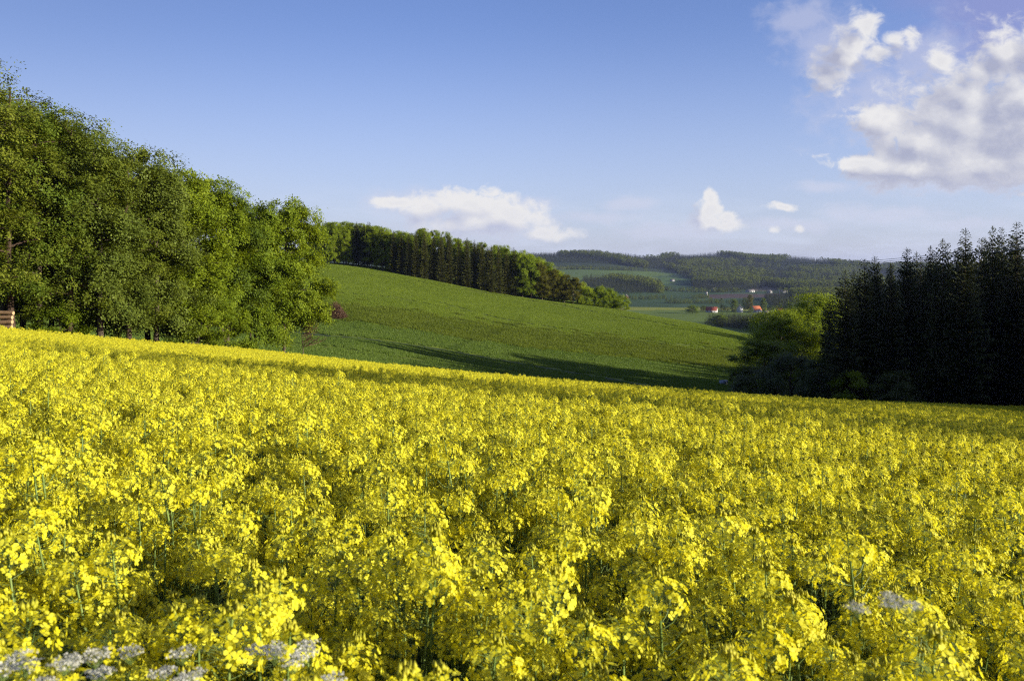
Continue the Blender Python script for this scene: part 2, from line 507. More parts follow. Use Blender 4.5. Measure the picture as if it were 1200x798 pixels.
def _fit():
    D2 = ((CXs[:, None] - CXs[None]) ** 2).sum(-1)
    n = len(CXs)
    A = np.zeros((n + 3, n + 3))
    A[:n, :n] = tps(D2) + np.eye(n) * 5e-5
    Pm = np.c_[np.ones(n), CXs]
    A[:n, n:] = Pm; A[n:, :n] = Pm.T
    return np.linalg.solve(A, np.r_[CV, 0, 0, 0])
WT = _fit()
TH_MAX = 1.2
def ground(X, Y):
    X = np.atleast_1d(np.asarray(X, float)); Y = np.atleast_1d(np.asarray(Y, float))
    r = np.hypot(X, Y)
    th = np.arctan2(X, Y)
    over = np.clip((np.abs(th) - TH_MAX) / (math.pi - TH_MAX), 0, 1)
    rr = np.clip(r, 0.6, 14000)
    res = np.empty(len(X))
    for s0 in range(0, len(X), 20000):
        sl = slice(s0, s0 + 20000)
        def ev(tt):
            q = np.c_[tt * TS, np.log(rr[sl])]
            d2 = ((q[:, None] - CXs[None]) ** 2).sum(-1)
            return tps(d2) @ WT[:-3] + WT[-3] + q @ WT[-2:]
        a = ev(np.clip(th[sl], -TH_MAX, TH_MAX))
        o = over[sl]
        if o.max() > 0:
            b = ev(-np.clip(th[sl], -TH_MAX, TH_MAX))
            o = o * o * (3 - 2 * o) * 0.5
            a = a * (1 - o) + b * o
        res[sl] = a * (r[sl] + 8.0)
    near = np.clip(1 - r / 2.5, 0, 1)
    pl = plane(X, Y)
    return res * (1 - near) + pl * near
def gz(x, y):
    return float(ground([x], [y])[0])
def at(px, d):
    """world x of a photo column at depth d"""
    return (px - 600) / F * d
def zrow(py, d):
    return CAM_Z - (py - HOR) / F * d


# rape field outline (plan view): the far edge, extended both ways
edge_px = np.array([e[0] for e in EDGE], float); edge_d = np.array([e[2] for e in EDGE], float)
edge_u = (edge_px - 600) / F
def edge_depth(u):
    return np.interp(u, np.r_[-1.6, -0.9, edge_u, 0.9, 1.6], np.r_[44, 54, edge_d, 92, 70])

# polar sheet
nth = 560
th = np.concatenate([np.linspace(-math.pi, -0.75, 40, endpoint=False), np.linspace(-0.75, 0.75, nth), np.linspace(0.75, math.pi, 41)[1:]])
rr_ = np.concatenate([[0.0], np.exp(np.linspace(math.log(0.7), math.log(110), 90)), np.exp(np.linspace(math.log(110), math.log(460), 190))[1:],
                      np.exp(np.linspace(math.log(460), math.log(8000), 150))[1:]])
TT, RR = np.meshgrid(th, rr_, indexing='ij')
GX = (np.sin(TT) * RR).ravel(); GY = (np.cos(TT) * RR).ravel()
GZ = ground(GX, GY)
n_t, n_r = TT.shape
# micro relief
ii = np.arange(n_t - 1)[:, None] * n_r; jj = np.arange(n_r - 1)[None, :]
Q = np.stack([ii + jj, ii + n_r + jj, ii + n_r + jj + 1, ii + jj + 1], -1).reshape(-1, 4)
VG = np.c_[GX, GY, GZ]
cen = VG[Q].mean(1)
cr = np.hypot(cen[:, 0], cen[:, 1]); cu = cen[:, 0] / np.maximum(cen[:, 1], 0.01)
zone = np.full(len(Q), 1)                                   # 1 green field
in_rape = (cen[:, 1] > -12) & ((cr < 30) | (cen[:, 1] < edge_depth(np.where(cen[:, 1] > 0, cu, 0)) + 1.0))
zone[in_rape | (cen[:, 1] <= 0)] = 0                        # 0 soil under the rape
zone[(cr > 450) & (cen[:, 1] > 0)] = 2                      # 2 valley
zone[(cr > 450) & (cen[:, 1] <= 0)] = 0
zone[(cr > 3050) & (cen[:, 1] > 0)] = 3                     # 3 hills


def field_mat(name, cols, scale, line_dir, rough=0.9):
    m, k, out = mat_base(name)
    geo = k.n('ShaderNodeNewGeometry')
    pos = geo.outputs['Position']
    n1 = k.noise(pos, scale, 4, 0.6)
    n2 = k.noise(pos, scale * 9, 5, 0.65)
    n3 = k.noise(k.v('MULTIPLY', pos, line_dir), scale * 14, 3, 0.6)
    f = k.m('ADD', k.m('MULTIPLY', n1, 0.45), k.m('ADD', k.m('MULTIPLY', n2, 0.35), k.m('MULTIPLY', n3, 0.2)))
    col = k.mix(k.smooth(f, 0.36, 0.64), c4(cols[0]), c4(cols[1]))
    p = k.n('ShaderNodeBsdfPrincipled')
    k.put(p.inputs['Base Color'], col)
    p.inputs['Roughness'].default_value = rough
    p.inputs['Specular IOR Level'].default_value = 0.1
    b = k.n('ShaderNodeBump'); b.inputs['Strength'].default_value = 0.9; b.inputs['Distance'].default_value = 0.35
    k.put(b.inputs['Height'], n2)
    k.put(p.inputs['Normal'], b.outputs[0])
    m.node_tree.links.new(p.outputs[0], out.inputs[0])
    return m, k, p, col


M['field'] = field_mat('green_field', ((0.110, 0.150, 0.013), (0.150, 0.192, 0.019)), 0.03, (1, 0.2, 0.2))[0]
M['hill'] = field_mat('hill_ground', ((0.030, 0.045, 0.018), (0.050, 0.070, 0.024)), 0.004, (1, 1, 1))[0]


def valley_mat():
    """the far fields: each has its own crop colour, dark ones painting cloud shadow, kept in a colour attribute of the sheet"""
    m, k, out = mat_base('valley_fields')
    at_ = k.n('ShaderNodeAttribute'); at_.attribute_name = 'crop'
    geo = k.n('ShaderNodeNewGeometry')
    n1 = k.noise(geo.outputs['Position'], 0.012, 5, 0.65)
    col = k.mix(1.0, at_.outputs['Color'], k.mix(n1, (0.7, 0.7, 0.7, 1), (1.3, 1.3, 1.3, 1)), 'MULTIPLY')
    p = k.n('ShaderNodeBsdfPrincipled')
    k.put(p.inputs['Base Color'], col)
    p.inputs['Roughness'].default_value = 0.9
    p.inputs['Specular IOR Level'].default_value = 0.1
    m.node_tree.links.new(p.outputs[0], out.inputs[0])
    return m
M['valley'] = valley_mat()
CROPS_CLOUD_SHADE = [  # field outline in photo columns and rows of the ground, crop colour; the dark ones stand in for cloud shadow
    ((600, 315), (760, 317), (790, 322), (700, 330), (600, 336), (0.095, 0.145, 0.030)),
    ((640, 309.5), (690, 309.5), (690, 314.5), (640, 314.5), (0.20, 0.22, 0.03)),
    ((690, 324), (800, 325.5), (800, 331), (690, 333), (0.13, 0.17, 0.03)),
    ((600, 336), (830, 331), (840, 345), (780, 361), (600, 362), (0.042, 0.078, 0.022)),
    ((830, 345), (1010, 343), (1010, 347), (830, 350), (0.085, 0.060, 0.042)),
    ((830, 350), (1010, 347), (1010, 362), (800, 362), (0.045, 0.085, 0.024)),
    ((700, 360), (1020, 361), (1020, 364), (700, 364), (0.22, 0.24, 0.03)),
    ((660, 363.5), (1020, 364), (1020, 400), (660, 400), (0.12, 0.17, 0.022)),
    ((770, 325), (830, 326), (836, 333), (770, 333), (0.07, 0.12, 0.026)),
    ((880, 336), (1010, 330), (1010, 334), (880, 342), (0.15, 0.13, 0.07)),
]
def in_poly(x, y, poly):
    res = np.zeros(len(x), bool)
    j = len(poly) - 1
    for i in range(len(poly)):
        xi, yi = poly[i]; xj, yj = poly[j]
        c = ((yi > y) != (yj > y)) & (x < (xj - xi) * (y - yi) / (yj - yi + 1e-12) + xi)
        res ^= c
        j = i
    return res
def sub_sheet(name, z, mat, kind='structure', crops=False):
    f = Q[zone == z]
    used, inv = np.unique(f, return_inverse=True)
    me = mesh_np(name, VG[used], [inv.reshape(f.shape)], [mat], [0], True)
    if crops:
        V = VG[used]
        px = 600 + F * V[:, 0] / np.maximum(V[:, 1], 1); py = HOR - F * (V[:, 2] - CAM_Z) / np.maximum(V[:, 1], 1)
        colr = np.tile(np.array([0.055, 0.095, 0.035, 1.0]), (len(V), 1))
        for cdef in CROPS_CLOUD_SHADE:
            mk = in_poly(px, py, cdef[:-1])
            colr[mk, :3] = cdef[-1]
        ca = me.color_attributes.new('crop', 'FLOAT_COLOR', 'POINT')
        ca.data.foreach_set('color', colr.ravel().astype(np.float32))
    o = link(name, me)
    o['kind'] = kind
    return o
sub_sheet('ground', 0, M['soil'])
sub_sheet('green_field', 1, M['field'])
sub_sheet('valley_floor', 2, M['valley'], crops=True)
sub_sheet('hills', 3, M['hill'])


# ------------------------------------------------------------------ scatter (only for what nobody can count)
def euler_tilt(rz, nx, ny):
    """euler XYZ of: turn by rz, then lean to the ground normal"""
    n = unit(np.c_[nx, ny, np.ones(len(nx))])
    x = np.c_[np.cos(rz), np.sin(rz), np.zeros(len(rz))]
    x = unit(x - n * (x * n).sum(1)[:, None])
    y = np.cross(n, x)
    r20, r21, r22 = x[:, 2], y[:, 2], n[:, 2]
    return np.c_[np.arctan2(r21, r22), np.arcsin(-np.clip(r20, -1, 1)), np.arctan2(x[:, 1], x[:, 0])]


def scatter(name, pts, eul, sc, idx, sources, label, cat):
    me = bpy.data.meshes.new(name)
    me.vertices.add(len(pts))
    me.vertices.foreach_set('co', np.asarray(pts, np.float32).ravel())
    a = me.attributes.new('turn', 'FLOAT_VECTOR', 'POINT'); a.data.foreach_set('vector', np.asarray(eul, np.float32).ravel())
    a = me.attributes.new('size', 'FLOAT_VECTOR', 'POINT')
    sc = np.asarray(sc, np.float32)
    if sc.ndim == 1:
        sc = np.repeat(sc[:, None], 3, 1)
    a.data.foreach_set('vector', sc.ravel())
    a = me.attributes.new('pick', 'INT', 'POINT'); a.data.foreach_set('value', np.asarray(idx, np.int32))
    o = link(name, me)
    src = bpy.data.collections.new(name + '_sources')
    for i, sm in enumerate(sources):
        so = bpy.data.objects.new('%s_source_%02d' % (name, i), sm)
        src.objects.link(so)
    ng = bpy.data.node_groups.new(name + '_scatter', 'GeometryNodeTree')
    ng.interface.new_socket("Geometry", in_out='INPUT', socket_type='NodeSocketGeometry')
    ng.interface.new_socket("Geometry", in_out='OUTPUT', socket_type='NodeSocketGeometry')
    N = ng.nodes; L = ng.links
    gi = N.new('NodeGroupInput'); go = N.new('NodeGroupOutput')
    ci = N.new('GeometryNodeCollectionInfo'); ci.inputs[0].default_value = src
    ci.inputs['Separate Children'].default_value = True; ci.inputs['Reset Children'].default_value = True
    ip = N.new('GeometryNodeInstanceOnPoints'); ip.inputs['Pick Instance'].default_value = True
    def attr(nm, typ):
        q = N.new('GeometryNodeInputNamedAttribute'); q.data_type = typ; q.inputs[0].default_value = nm
        return [s for s in q.outputs if s.enabled][0]
    er = N.new('FunctionNodeEulerToRotation')
    L.new(attr('turn', 'FLOAT_VECTOR'), er.inputs[0])
    L.new(gi.outputs[0], ip.inputs['Points'])
    L.new(ci.outputs[0], ip.inputs['Instance'])
    L.new(attr('pick', 'INT'), ip.inputs['Instance Index'])
    L.new(er.outputs[0], ip.inputs['Rotation'])
    L.new(attr('size', 'FLOAT_VECTOR'), ip.inputs['Scale'])
    L.new(ip.outputs[0], go.inputs[0])
    md = o.modifiers.new('scatter', 'NODES'); md.node_group = ng
    tag(o, label, cat, kind='stuff')
    return o


# ------------------------------------------------------------------ trees
def leaf_quads(C, Nrm, size, rg, aspect=0.62):
    """rhombic leaves at C with normals Nrm"""
    n = len(C)
    Nrm = unit(Nrm)
    t = unit(np.cross(Nrm, rg.normal(size=(n, 3))))
    b = np.cross(Nrm, t)
    s = size[:, None]
    fold = Nrm * s * 0.12
    A = np.stack([C - t * s * 0.5, C - b * s * 0.5 * aspect + fold, C + t * s * 0.5, C + b * s * 0.5 * aspect + fold], 1)
    return A


def make_broadleaf(name, seed, H=18.0, Rc=4.5, base=0.12, n_limb=30, n_sub=7, n_spray=6, n_leaf=44, leaf=0.255,
                   flat=0.35, spread=0.78, droop=0.15, top=0.55, leafmat='beech', bark='bark', trunk_r=0.26, sparse=1.0, lean=0.02, shell=None):
    rg = np.random.default_rng(seed)
    tb = MB()
    zs = np.linspace(-0.6, H * 0.9, 12)
    wob = np.cumsum(rg.normal(0, 0.10, (12, 2)), 0) + np.outer(np.maximum(zs, 0), rg.normal(0, lean, 2))
    tp = np.c_[wob, zs]
    tr = trunk_r * (1 - np.clip(zs / H, 0, 1)) ** 0.8 + 0.03
    tr[0] *= 1.5; tr[1] *= 1.08
    tb.tube(tp, tr, 8)
    def trunk_at(z):
        return np.array([np.interp(z, zs, tp[:, 0]), np.interp(z, zs, tp[:, 1]), z])
    def env(t):   # crown radius over relative height 0..1 in the crown
        t = np.clip(t, 0, 1)
        a = np.where(t < top, np.sqrt(np.clip(1 - ((top - t) / (top + 0.25)) ** 2, 0, 1)), np.sqrt(np.clip(1 - ((t - top) / (1 - top)) ** 3, 0, 1)))
        return a
    cb = base * H; ch = H - cb
    C, Nn = [], []
    for i in range(n_limb):
        t = (i + rg.uniform(0, 1)) / n_limb
        z0 = cb + t * ch * 0.86
        az = i * 2.399 + rg.normal(0, 0.4)
        rise = rg.uniform(0.12, 0.5) * (0.5 + t)
        L = Rc * float(env(min(t + 0.12, 0.97))) * rg.uniform(0.72, 1.12) + 0.3
        p0 = trunk_at(z0)
        dirh = np.array([math.cos(az), math.sin(az), 0])
        s = np.linspace(0, 1, 6)[:, None]
        path = p0 + dirh * L * s + np.array([0, 0, 1.0]) * L * (rise * s * 1.3 - (rise * 0.3 + droop) * s ** 2) + rg.normal(0, 0.06 * L / 3, (6, 3)) * s
        r0 = float(np.interp(z0, zs, tr)) * 0.5
        tb.tube(path, np.linspace(r0, 0.018, 6), 5)
        for j in range(n_sub):
            q = rg.uniform(0.35, 1.0)
            k = q * 5
            a0 = path[int(min(k, 4))] + (path[min(int(k) + 1, 5)] - path[int(min(k, 4))]) * (k - int(k))
            sa = az + rg.choice([-1, 1]) * rg.uniform(0.3, 1.25)
            sl = L * rg.uniform(0.22, 0.5) * (1.15 - 0.5 * q) + 0.25
            sdir = np.array([math.cos(sa), math.sin(sa), rg.uniform(-0.15, 0.55) - droop])
            e = a0 + sdir * sl
            tb.tube([a0, (a0 + e) / 2 + np.array([0, 0, 0.06 * sl]), e], [0.02, 0.014, 0.006], 3)
            for k2 in range(n_spray):
                f = rg.uniform(0.25, 1.12)
                c = a0 + sdir * sl * f + rg.normal(0, 0.16, 3)
                if rg.uniform() > sparse:
                    continue
                m_ = rg.poisson(n_leaf)
                if m_ < 2:
                    continue
                rad = spread * rg.uniform(0.6, 1.25)
                nrm = unit(np.array([dirh[0] * 0.45, dirh[1] * 0.45, 1.0]) + rg.normal(0, 0.28, 3))
                off = rg.normal(0, rad * 0.55, (m_, 3))
                off -= nrm * (off @ nrm)[:, None] * (1 - flat)
                off[:, 2] -= droop * 0.9 * (off[:, 0] ** 2 + off[:, 1] ** 2)
                C.append(c + off)
                Nn.append(nrm + rg.normal(0, 0.30, (m_, 3)))
    # outer boughs: uneven lobes that close the crown's surface
    if shell is None:
        shell = int(0.85 * 2 * math.pi * Rc * ch * 0.75) if sparse > 0.85 else 0
    ph = rg.uniform(0, 6.28, 4)
    for i in range(shell):
        t = rg.uniform(0.03, 1.0); az = rg.uniform(0, 6.28)
        lobe = 1 + 0.20 * math.sin(3 * az + ph[0] + 7 * t) + 0.16 * math.sin(5 * az + ph[1] - 11 * t) + 0.10 * math.sin(17 * t + ph[2] + 2 * az)
        r_ = Rc * float(env(t)) * lobe * rg.uniform(0.74, 1.0)
        if lobe < 0.95 and rg.uniform() < 0.8:
            continue
        d = np.array([math.cos(az), math.sin(az), 0.0])
        c = trunk_at(min(cb + t * ch, H * 0.96)) + d * r_
        m_ = rg.poisson(n_leaf * 0.9)
        rad = spread * rg.uniform(0.6, 1.2)
        nrm = unit(d * 0.55 + np.array([0, 0, 0.9]) + rg.normal(0, 0.3, 3))
        off = rg.normal(0, rad * 0.55, (m_, 3))
        off -= nrm * (off @ nrm)[:, None] * (1 - max(flat, 0.5))
        off[:, 2] -= droop * 0.9 * (off[:, 0] ** 2 + off[:, 1] ** 2)
        C.append(c + off); Nn.append(nrm + rg.normal(0, 0.26, (m_, 3)))
    # leader shoots on top
    for i in range(6):
        c = trunk_at(H * 0.9) + np.array([rg.normal(0, 0.35), rg.normal(0, 0.35), rg.uniform(0.0, H * 0.08)])
        m_ = int(n_leaf * 0.8 * min(1, sparse + 0.2))
        C.append(c + rg.normal(0, 0.3, (m_, 3))); Nn.append(np.array([0, 0, 1.0]) + rg.normal(0, 0.6, (m_, 3)))
    C = np.concatenate(C); Nn = np.concatenate(Nn)
    C[:, 2] = np.maximum(C[:, 2], 0.5)
    lb = MB()
    lb.quads(leaf_quads(C, Nn, leaf * rg.uniform(0.7, 1.3, len(C)), rg))
    return dict(trunk=tb.mesh(name + '_trunk', [M[bark]], True), crown=lb.mesh(name + '_crown', [M[leafmat]]), H=H * 0.99, R=Rc)


def make_spruce(name, seed, H=24.0, Rb=3.4, base=0.1, needle='spruce', whorl=0.42, nb=9, dens=1.0, shaggy=1.0):
    rg = np.random.default_rng(seed)
    tb = MB()
    zs = np.linspace(-0.6, H, 10)
    wob = np.cumsum(rg.normal(0, 0.03, (10, 2)), 0)
    tb.tube(np.c_[wob, zs], 0.24 * (1 - np.clip(zs / H, 0, 1)) ** 0.85 + 0.012, 7)
    A = []
    z = base * H
    while z < H - 0.15:
        t = (z - base * H) / (H - base * H)
        L0 = Rb * (1 - t) ** 0.63 * min(1.0, 0.55 + 2.4 * t) + 0.12
        n = max(4, int(round(nb * (0.75 + 0.25 * (1 - t))))) if t < 0.84 else 5
        a0 = rg.uniform(0, 6.28)
        for i in range(n):
            L = L0 * rg.uniform(0.62, 1.2)
            az = a0 + i * 6.283 / n + rg.normal(0, 0.18)
            d = np.array([math.cos(az), math.sin(az), 0.0]); sd_ = np.array([-d[1], d[0], 0.0])
            rise = np.interp(t, [0, 0.5, 0.85, 1], [-0.30, -0.12, 0.25, 0.8]) + rg.normal(0, 0.07)
            ns = max(3, int(L / 0.24 * dens))
            s = (np.arange(ns) + 0.5) / ns
            zc = z + rg.uniform(-0.15, 0.15)
            P0 = np.c_[d[0] * L * s, d[1] * L * s, zc + L * (rise * s - 0.25 * s * (1 - t) + 0.30 * s ** 2.2)]
            P0[:, :2] += [np.interp(zc, zs, wob[:, 0]), np.interp(zc, zs, wob[:, 1])]
            if L > 0.8 and i % 2 == 0:
                tb.tube(P0[[0, ns // 2, ns - 1]], [0.025, 0.018, 0.008], 3)
            for side in (-1, 1):
                tl = (0.20 + 0.34 * L / 3.0 + 0.25 * (1 - s) * L / 3.0) * rg.uniform(0.6, 1.3, ns) * (1 if t < 0.9 else 0.6)
                fw = rg.uniform(0.3, 0.8, ns)
                dv = sd_[None] * side * tl[:, None] + d[None] * (tl * fw)[:, None]
                dv[:, 2] -= tl * rg.uniform(0.15, 1.0, ns) * shaggy
                wd = np.c_[np.full(ns, d[0]), np.full(ns, d[1]), np.zeros(ns)] * (L / ns * rg.uniform(0.5, 0.95, ns))[:, None]
                B = P0 + dv
                A.append(np.stack([P0 - wd * 0.5, B - wd * 0.22, B + wd * 0.22, P0 + wd * 0.6], 1))
            # hanging curtain twigs under the branch
            k = rg.uniform(size=ns) < 0.75
            if k.any() and t < 0.93:
                hl = rg.uniform(0.18, 0.55, k.sum()) * (0.4 + 0.6 * (1 - t))
                B = P0[k] + np.c_[rg.normal(0, 0.08, k.sum()), rg.normal(0, 0.08, k.sum()), -hl]
                wd = (d * 0.10 + sd_ * 0.05)[None] * rg.uniform(0.7, 1.5, k.sum())[:, None]
                A.append(np.stack([P0[k] - wd, B - wd * 0.4, B + wd * 0.4, P0[k] + wd], 1))
        z += whorl * rg.uniform(0.75, 1.25) * (1.0 if t < 0.8 else 0.95)
    # top shoot
    for i in range(5):
        az = rg.uniform(0, 6.28); zt = H - rg.uniform(0.0, 0.5)
        d = np.array([math.cos(az), math.sin(az), 1.4]) * rg.uniform(0.12, 0.26)
        p = np.array([wob[-1][0], wob[-1][1], zt]); sd_ = np.array([-d[1], d[0], 0]) * 0.25
        A.append(np.array([[p - sd_, p + d - sd_ * 0.3, p + d + sd_ * 0.3, p + sd_]]))
    lb = MB(); lb.quads(np.concatenate(A))
    return dict(trunk=tb.mesh(name + '_trunk', [M['bark_red']], True), crown=lb.mesh(name + '_crown', [M[needle]]), H=H, R=Rb)


BL = {
    'thin': [make_broadleaf('thin_tree_a', 16, H=20, leafmat='oak', base=0.2, Rc=4.2, n_limb=20, n_sub=5, n_spray=4, n_leaf=16, sparse=0.6, leaf=0.3),
             make_broadleaf('thin_tree_b', 17, H=20, leafmat='ash', base=0.15, Rc=4.2, n_limb=20, n_sub=5, n_spray=4, n_leaf=16, sparse=0.6, leaf=0.3)],
    'big_fresh': [make_broadleaf('big_fresh_a', 18, H=24, leafmat='fresh', base=0.05, Rc=8.2, top=0.5, n_limb=40, n_sub=8, n_spray=6, n_leaf=40, leaf=0.3, spread=1.0, trunk_r=0.35, flat=0.9, droop=0.1)],
    'beech': [make_broadleaf('beech_a', 1, leafmat='beech', base=0.15, Rc=4.6, top=0.5),
              make_broadleaf('beech_b', 2, leafmat='beech', base=0.15, Rc=4.4, top=0.55)],
    'edge_beech': [make_broadleaf('edge_beech', 3, H=17, leafmat='beech', base=0.20, Rc=5.4, top=0.42, n_limb=36, droop=0.2, trunk_r=0.22, lean=0.01)],
    'oak': [make_broadleaf('oak_a', 4, H=22, leafmat='oak', bark='bark_red', base=0.15, Rc=4.6, top=0.55, n_leaf=30, flat=0.7, leaf=0.22, spread=0.55, sparse=0.9)],
    'open_oak': [make_broadleaf('open_oak', 5, H=22, leafmat='oak', bark='bark_red', base=0.16, Rc=4.6, top=0.7, n_leaf=11, flat=0.8, leaf=0.19, spread=0.5, sparse=0.75, n_spray=5)],
    'ash': [make_broadleaf('ash_a', 6, H=20, leafmat='ash', base=0.2, Rc=4.4, top=0.55, flat=0.6, n_leaf=34, leaf=0.23)],
    'birch': [make_broadleaf('birch_a', 7, H=17, leafmat='birch', base=0.16, Rc=3.8, top=0.5, flat=0.9, droop=0.35, n_leaf=34, leaf=0.22)],
    'fresh': [make_broadleaf('fresh_a', 8, H=16, leafmat='fresh', base=0.1, Rc=5.0, top=0.5, flat=0.5, n_leaf=34),
              make_broadleaf('fresh_b', 9, H=16, leafmat='fresh', base=0.06, Rc=5.0, top=0.45, flat=0.5, n_leaf=34)],
    'rusty': [make_broadleaf('rusty_a', 10, H=16, leafmat='rusty', base=0.13, Rc=4.4, top=0.5, flat=0.7, n_leaf=34)],
    'shrub': [make_broadleaf('shrub_a', 12, H=6, leafmat='beech', base=0.03, Rc=3.0, top=0.45, flat=0.6, n_limb=16, n_leaf=20, trunk_r=0.09, leaf=0.2, spread=0.5)],
    'willow': [make_broadleaf('willow_a', 13, H=9, leafmat='willow', base=0.03, Rc=4.0, top=0.5, flat=0.9, droop=0.3, n_limb=18, n_leaf=26, trunk_r=0.14, leaf=0.2)],
    'fresh_bush': [make_broadleaf('fresh_bush_a', 15, H=8, leafmat='fresh', base=0.02, Rc=3.6, top=0.5, flat=0.6, n_limb=18, n_sub=6, n_spray=5, n_leaf=28, trunk_r=0.1)],
    'poplar': [make_broadleaf('poplar_a', 14, H=20, leafmat='beech', base=0.06, Rc=3.4, top=0.45, flat=0.8, n_leaf=26)],
}
SP = [make_spruce('spruce_a', 21), make_spruce('spruce_b', 22, H=25, Rb=3.4, whorl=0.45, shaggy=1.3), make_spruce('spruce_c', 23, H=22, Rb=3.0, nb=8),
      make_spruce('spruce_d', 24, H=24, Rb=3.4, whorl=0.5, nb=8, shaggy=1.5)]
SPL = [make_spruce('light_spruce_a', 31, needle='spruce_light', H=22, Rb=2.9, base=0.03), make_spruce('light_spruce_b', 32, needle='spruce_light', H=22, Rb=3.1, base=0.03, nb=9),
       make_spruce('light_spruce_c', 33, needle='spruce_light', H=22, Rb=2.8, base=0.05)]


def plant_tree(kind, x, y, height, radius, label, group, cat='tree', name=None, rz=None, sink=0.0):
    if kind == 'spruce':
        v = SP[random.randrange(len(SP))]; nm = 'spruce_tree'
    elif kind == 'light_spruce':
        v = SPL[random.randrange(len(SPL))]; nm = 'spruce_tree'
    else:
        v = random.choice(BL[kind])
        nm = {'shrub': 'shrub', 'fresh_bush': 'shrub', 'willow': 'willow_shrub'}.get(kind, 'broadleaf_tree')
    s = height / v['H']; sr = radius / v['R']
    o = empty(name or nm, (x, y, gz(x, y) - sink), rz if rz is not None else random.uniform(0, 6.28), (sr, sr, s))
    link('trunk', v['trunk'], o); link('crown', v['crown'], o)
    tag(o, label, cat, group)
    return o


ORD = ['first', 'second', 'third', 'fourth', 'fifth', 'sixth', 'seventh', 'eighth', 'ninth', 'tenth', 'eleventh', 'twelfth', 'thirteenth', 'fourteenth',
       'fifteenth', 'sixteenth', 'seventeenth', 'eighteenth', 'nineteenth', 'twentieth', 'twenty-first', 'twenty-second', 'twenty-third', 'twenty-fourth',
       'twenty-fifth', 'twenty-sixth', 'twenty-seventh', 'twenty-eighth', 'twenty-ninth', 'thirtieth']

# ---- the wood on the left: front row, one by one
LEFT_FRONT = [  # column, depth, top row, crown radius, kind, label
    (-34, 62, 60, 4.4, 'oak', 'olive green oak cut by the left picture edge beside the log stack'),
    (12, 65.5, 72, 4.6, 'open_oak', 'tallest oak with sparse open top and red-brown trunk at the left picture edge'),
    (50, 68, 122, 4.0, 'ash', 'dark green tree right beside the tallest sparse oak'),
    (84, 69, 126, 4.0, 'oak', 'olive tree with dense top, second right of the sparse oak'),
    (118, 71, 152, 3.7, 'birch', 'greyish green soft tree left of the first dip in the wood top'),
    (150, 74, 164, 4.0, 'oak', 'brownish olive tree in the middle of the left wood'),
    (183, 77, 178, 3.7, 'birch', 'soft drooping green tree just right of the brownish olive one'),
    (214, 81, 198, 4.0, 'beech', 'bright green beech left of the gap that shows green field'),
    (243, 86, 207, 4.0, 'beech', 'leafy beech hiding its trunk between the gap and the last trees'),
    (268, 89, 216, 3.6, 'ash', 'dark green tree behind the pair of bare trunks'),
    (301, 93, 236, 4.2, 'edge_beech', 'wide beech with visible bare trunk over the yellow field edge'),
    (336, 96, 231, 4.6, 'edge_beech', 'last beech of the left wood with branches reaching to the right'),
]
for (px, d, ty, rad, kind, lab) in LEFT_FRONT:
    x = at(px, d); z = gz(x, d)
    plant_tree(kind, x, d, zrow(ty, d) - z, rad, lab, 'trees at the front of the left wood')
x = at(300, 94); plant_tree('edge_beech', at(293, 95), 95, zrow(245, 95) - gz(at(293, 95), 95), 3.2,
                            'slim beech, left one of the two close bare trunks', 'trees at the front of the left wood')
k = 0
for (px0, dd, n, step, ty0, slope) in ((-60, 9, 8, 33, 100, 0.50), (-45, 18, 6, 36, 108, 0.52), (-90, 27, 5, 40, 105, 0.52)):
    for i in range(n):
        px = px0 + i * step + random.uniform(-6, 6)
        d = np.interp(px, edge_px, edge_d) + 4 + dd + random.uniform(-2, 2)
        ty = ty0 + slope * max(0, px - 0) + random.uniform(0, 14)
        xx = at(px, d)
        plant_tree(random.choice(['ash', 'oak', 'beech', 'birch', 'beech']), xx, d, zrow(ty, d) - gz(xx, d), random.uniform(3.8, 4.8),
                   'forest tree deeper in the left wood, mostly hidden behind the front row', 'trees deeper in the left wood')
        k += 1
# undergrowth shrubs along the edge
for i, (px, dd, h, r, lab) in enumerate([(70, 2.0, 4.2, 2.2, 'low shrub under the dark green tree near the log stack'),
                                         
                                         (233, 1.0, 5.5, 2.6, 'leafy shrub right of the gap that shows green field'),
                                         (262, 1.5, 6.0, 2.6, 'bright shrub left of the two bare trunks')]):
    d = float(np.interp(px, edge_px, edge_d)) + dd + 1.5
    plant_tree('shrub', at(px, d), d, h, r, lab, 'shrubs along the left wood edge', 'shrub')

# ---- spruce wood on the right
RIGHT = [(990, 113, 318, 2.8), (1013, 114, 304, 2.9), (1026, 117, 301, 2.6), (1045, 113, 312, 2.6), (1063, 115, 291, 2.9), (1079, 118, 301, 2.6), (1090, 114, 289, 2.4),
         (1104, 112, 281, 2.9), (1131, 110, 269, 3.2), (1149, 114, 280, 2.8), (1164, 112, 266, 2.8), (1173, 116, 267, 2.6), (1193, 110, 261, 3.2)]
for i, (px, d, ty, rad) in enumerate(RIGHT):
    xx = at(px, d)
    plant_tree('spruce', xx, d, zrow(ty, d) - gz(xx, d), rad * 1.2, 'dark spruce, %s from the left in the front of the right wood' % ORD[i], 'spruces at the front of the right wood')
xx = at(973, 124); plant_tree('spruce', xx, 124, zrow(347, 124) - gz(xx, 124), 2.7, 'short dark spruce standing before the bright yellow-green tree', 'spruces at the front of the right wood')
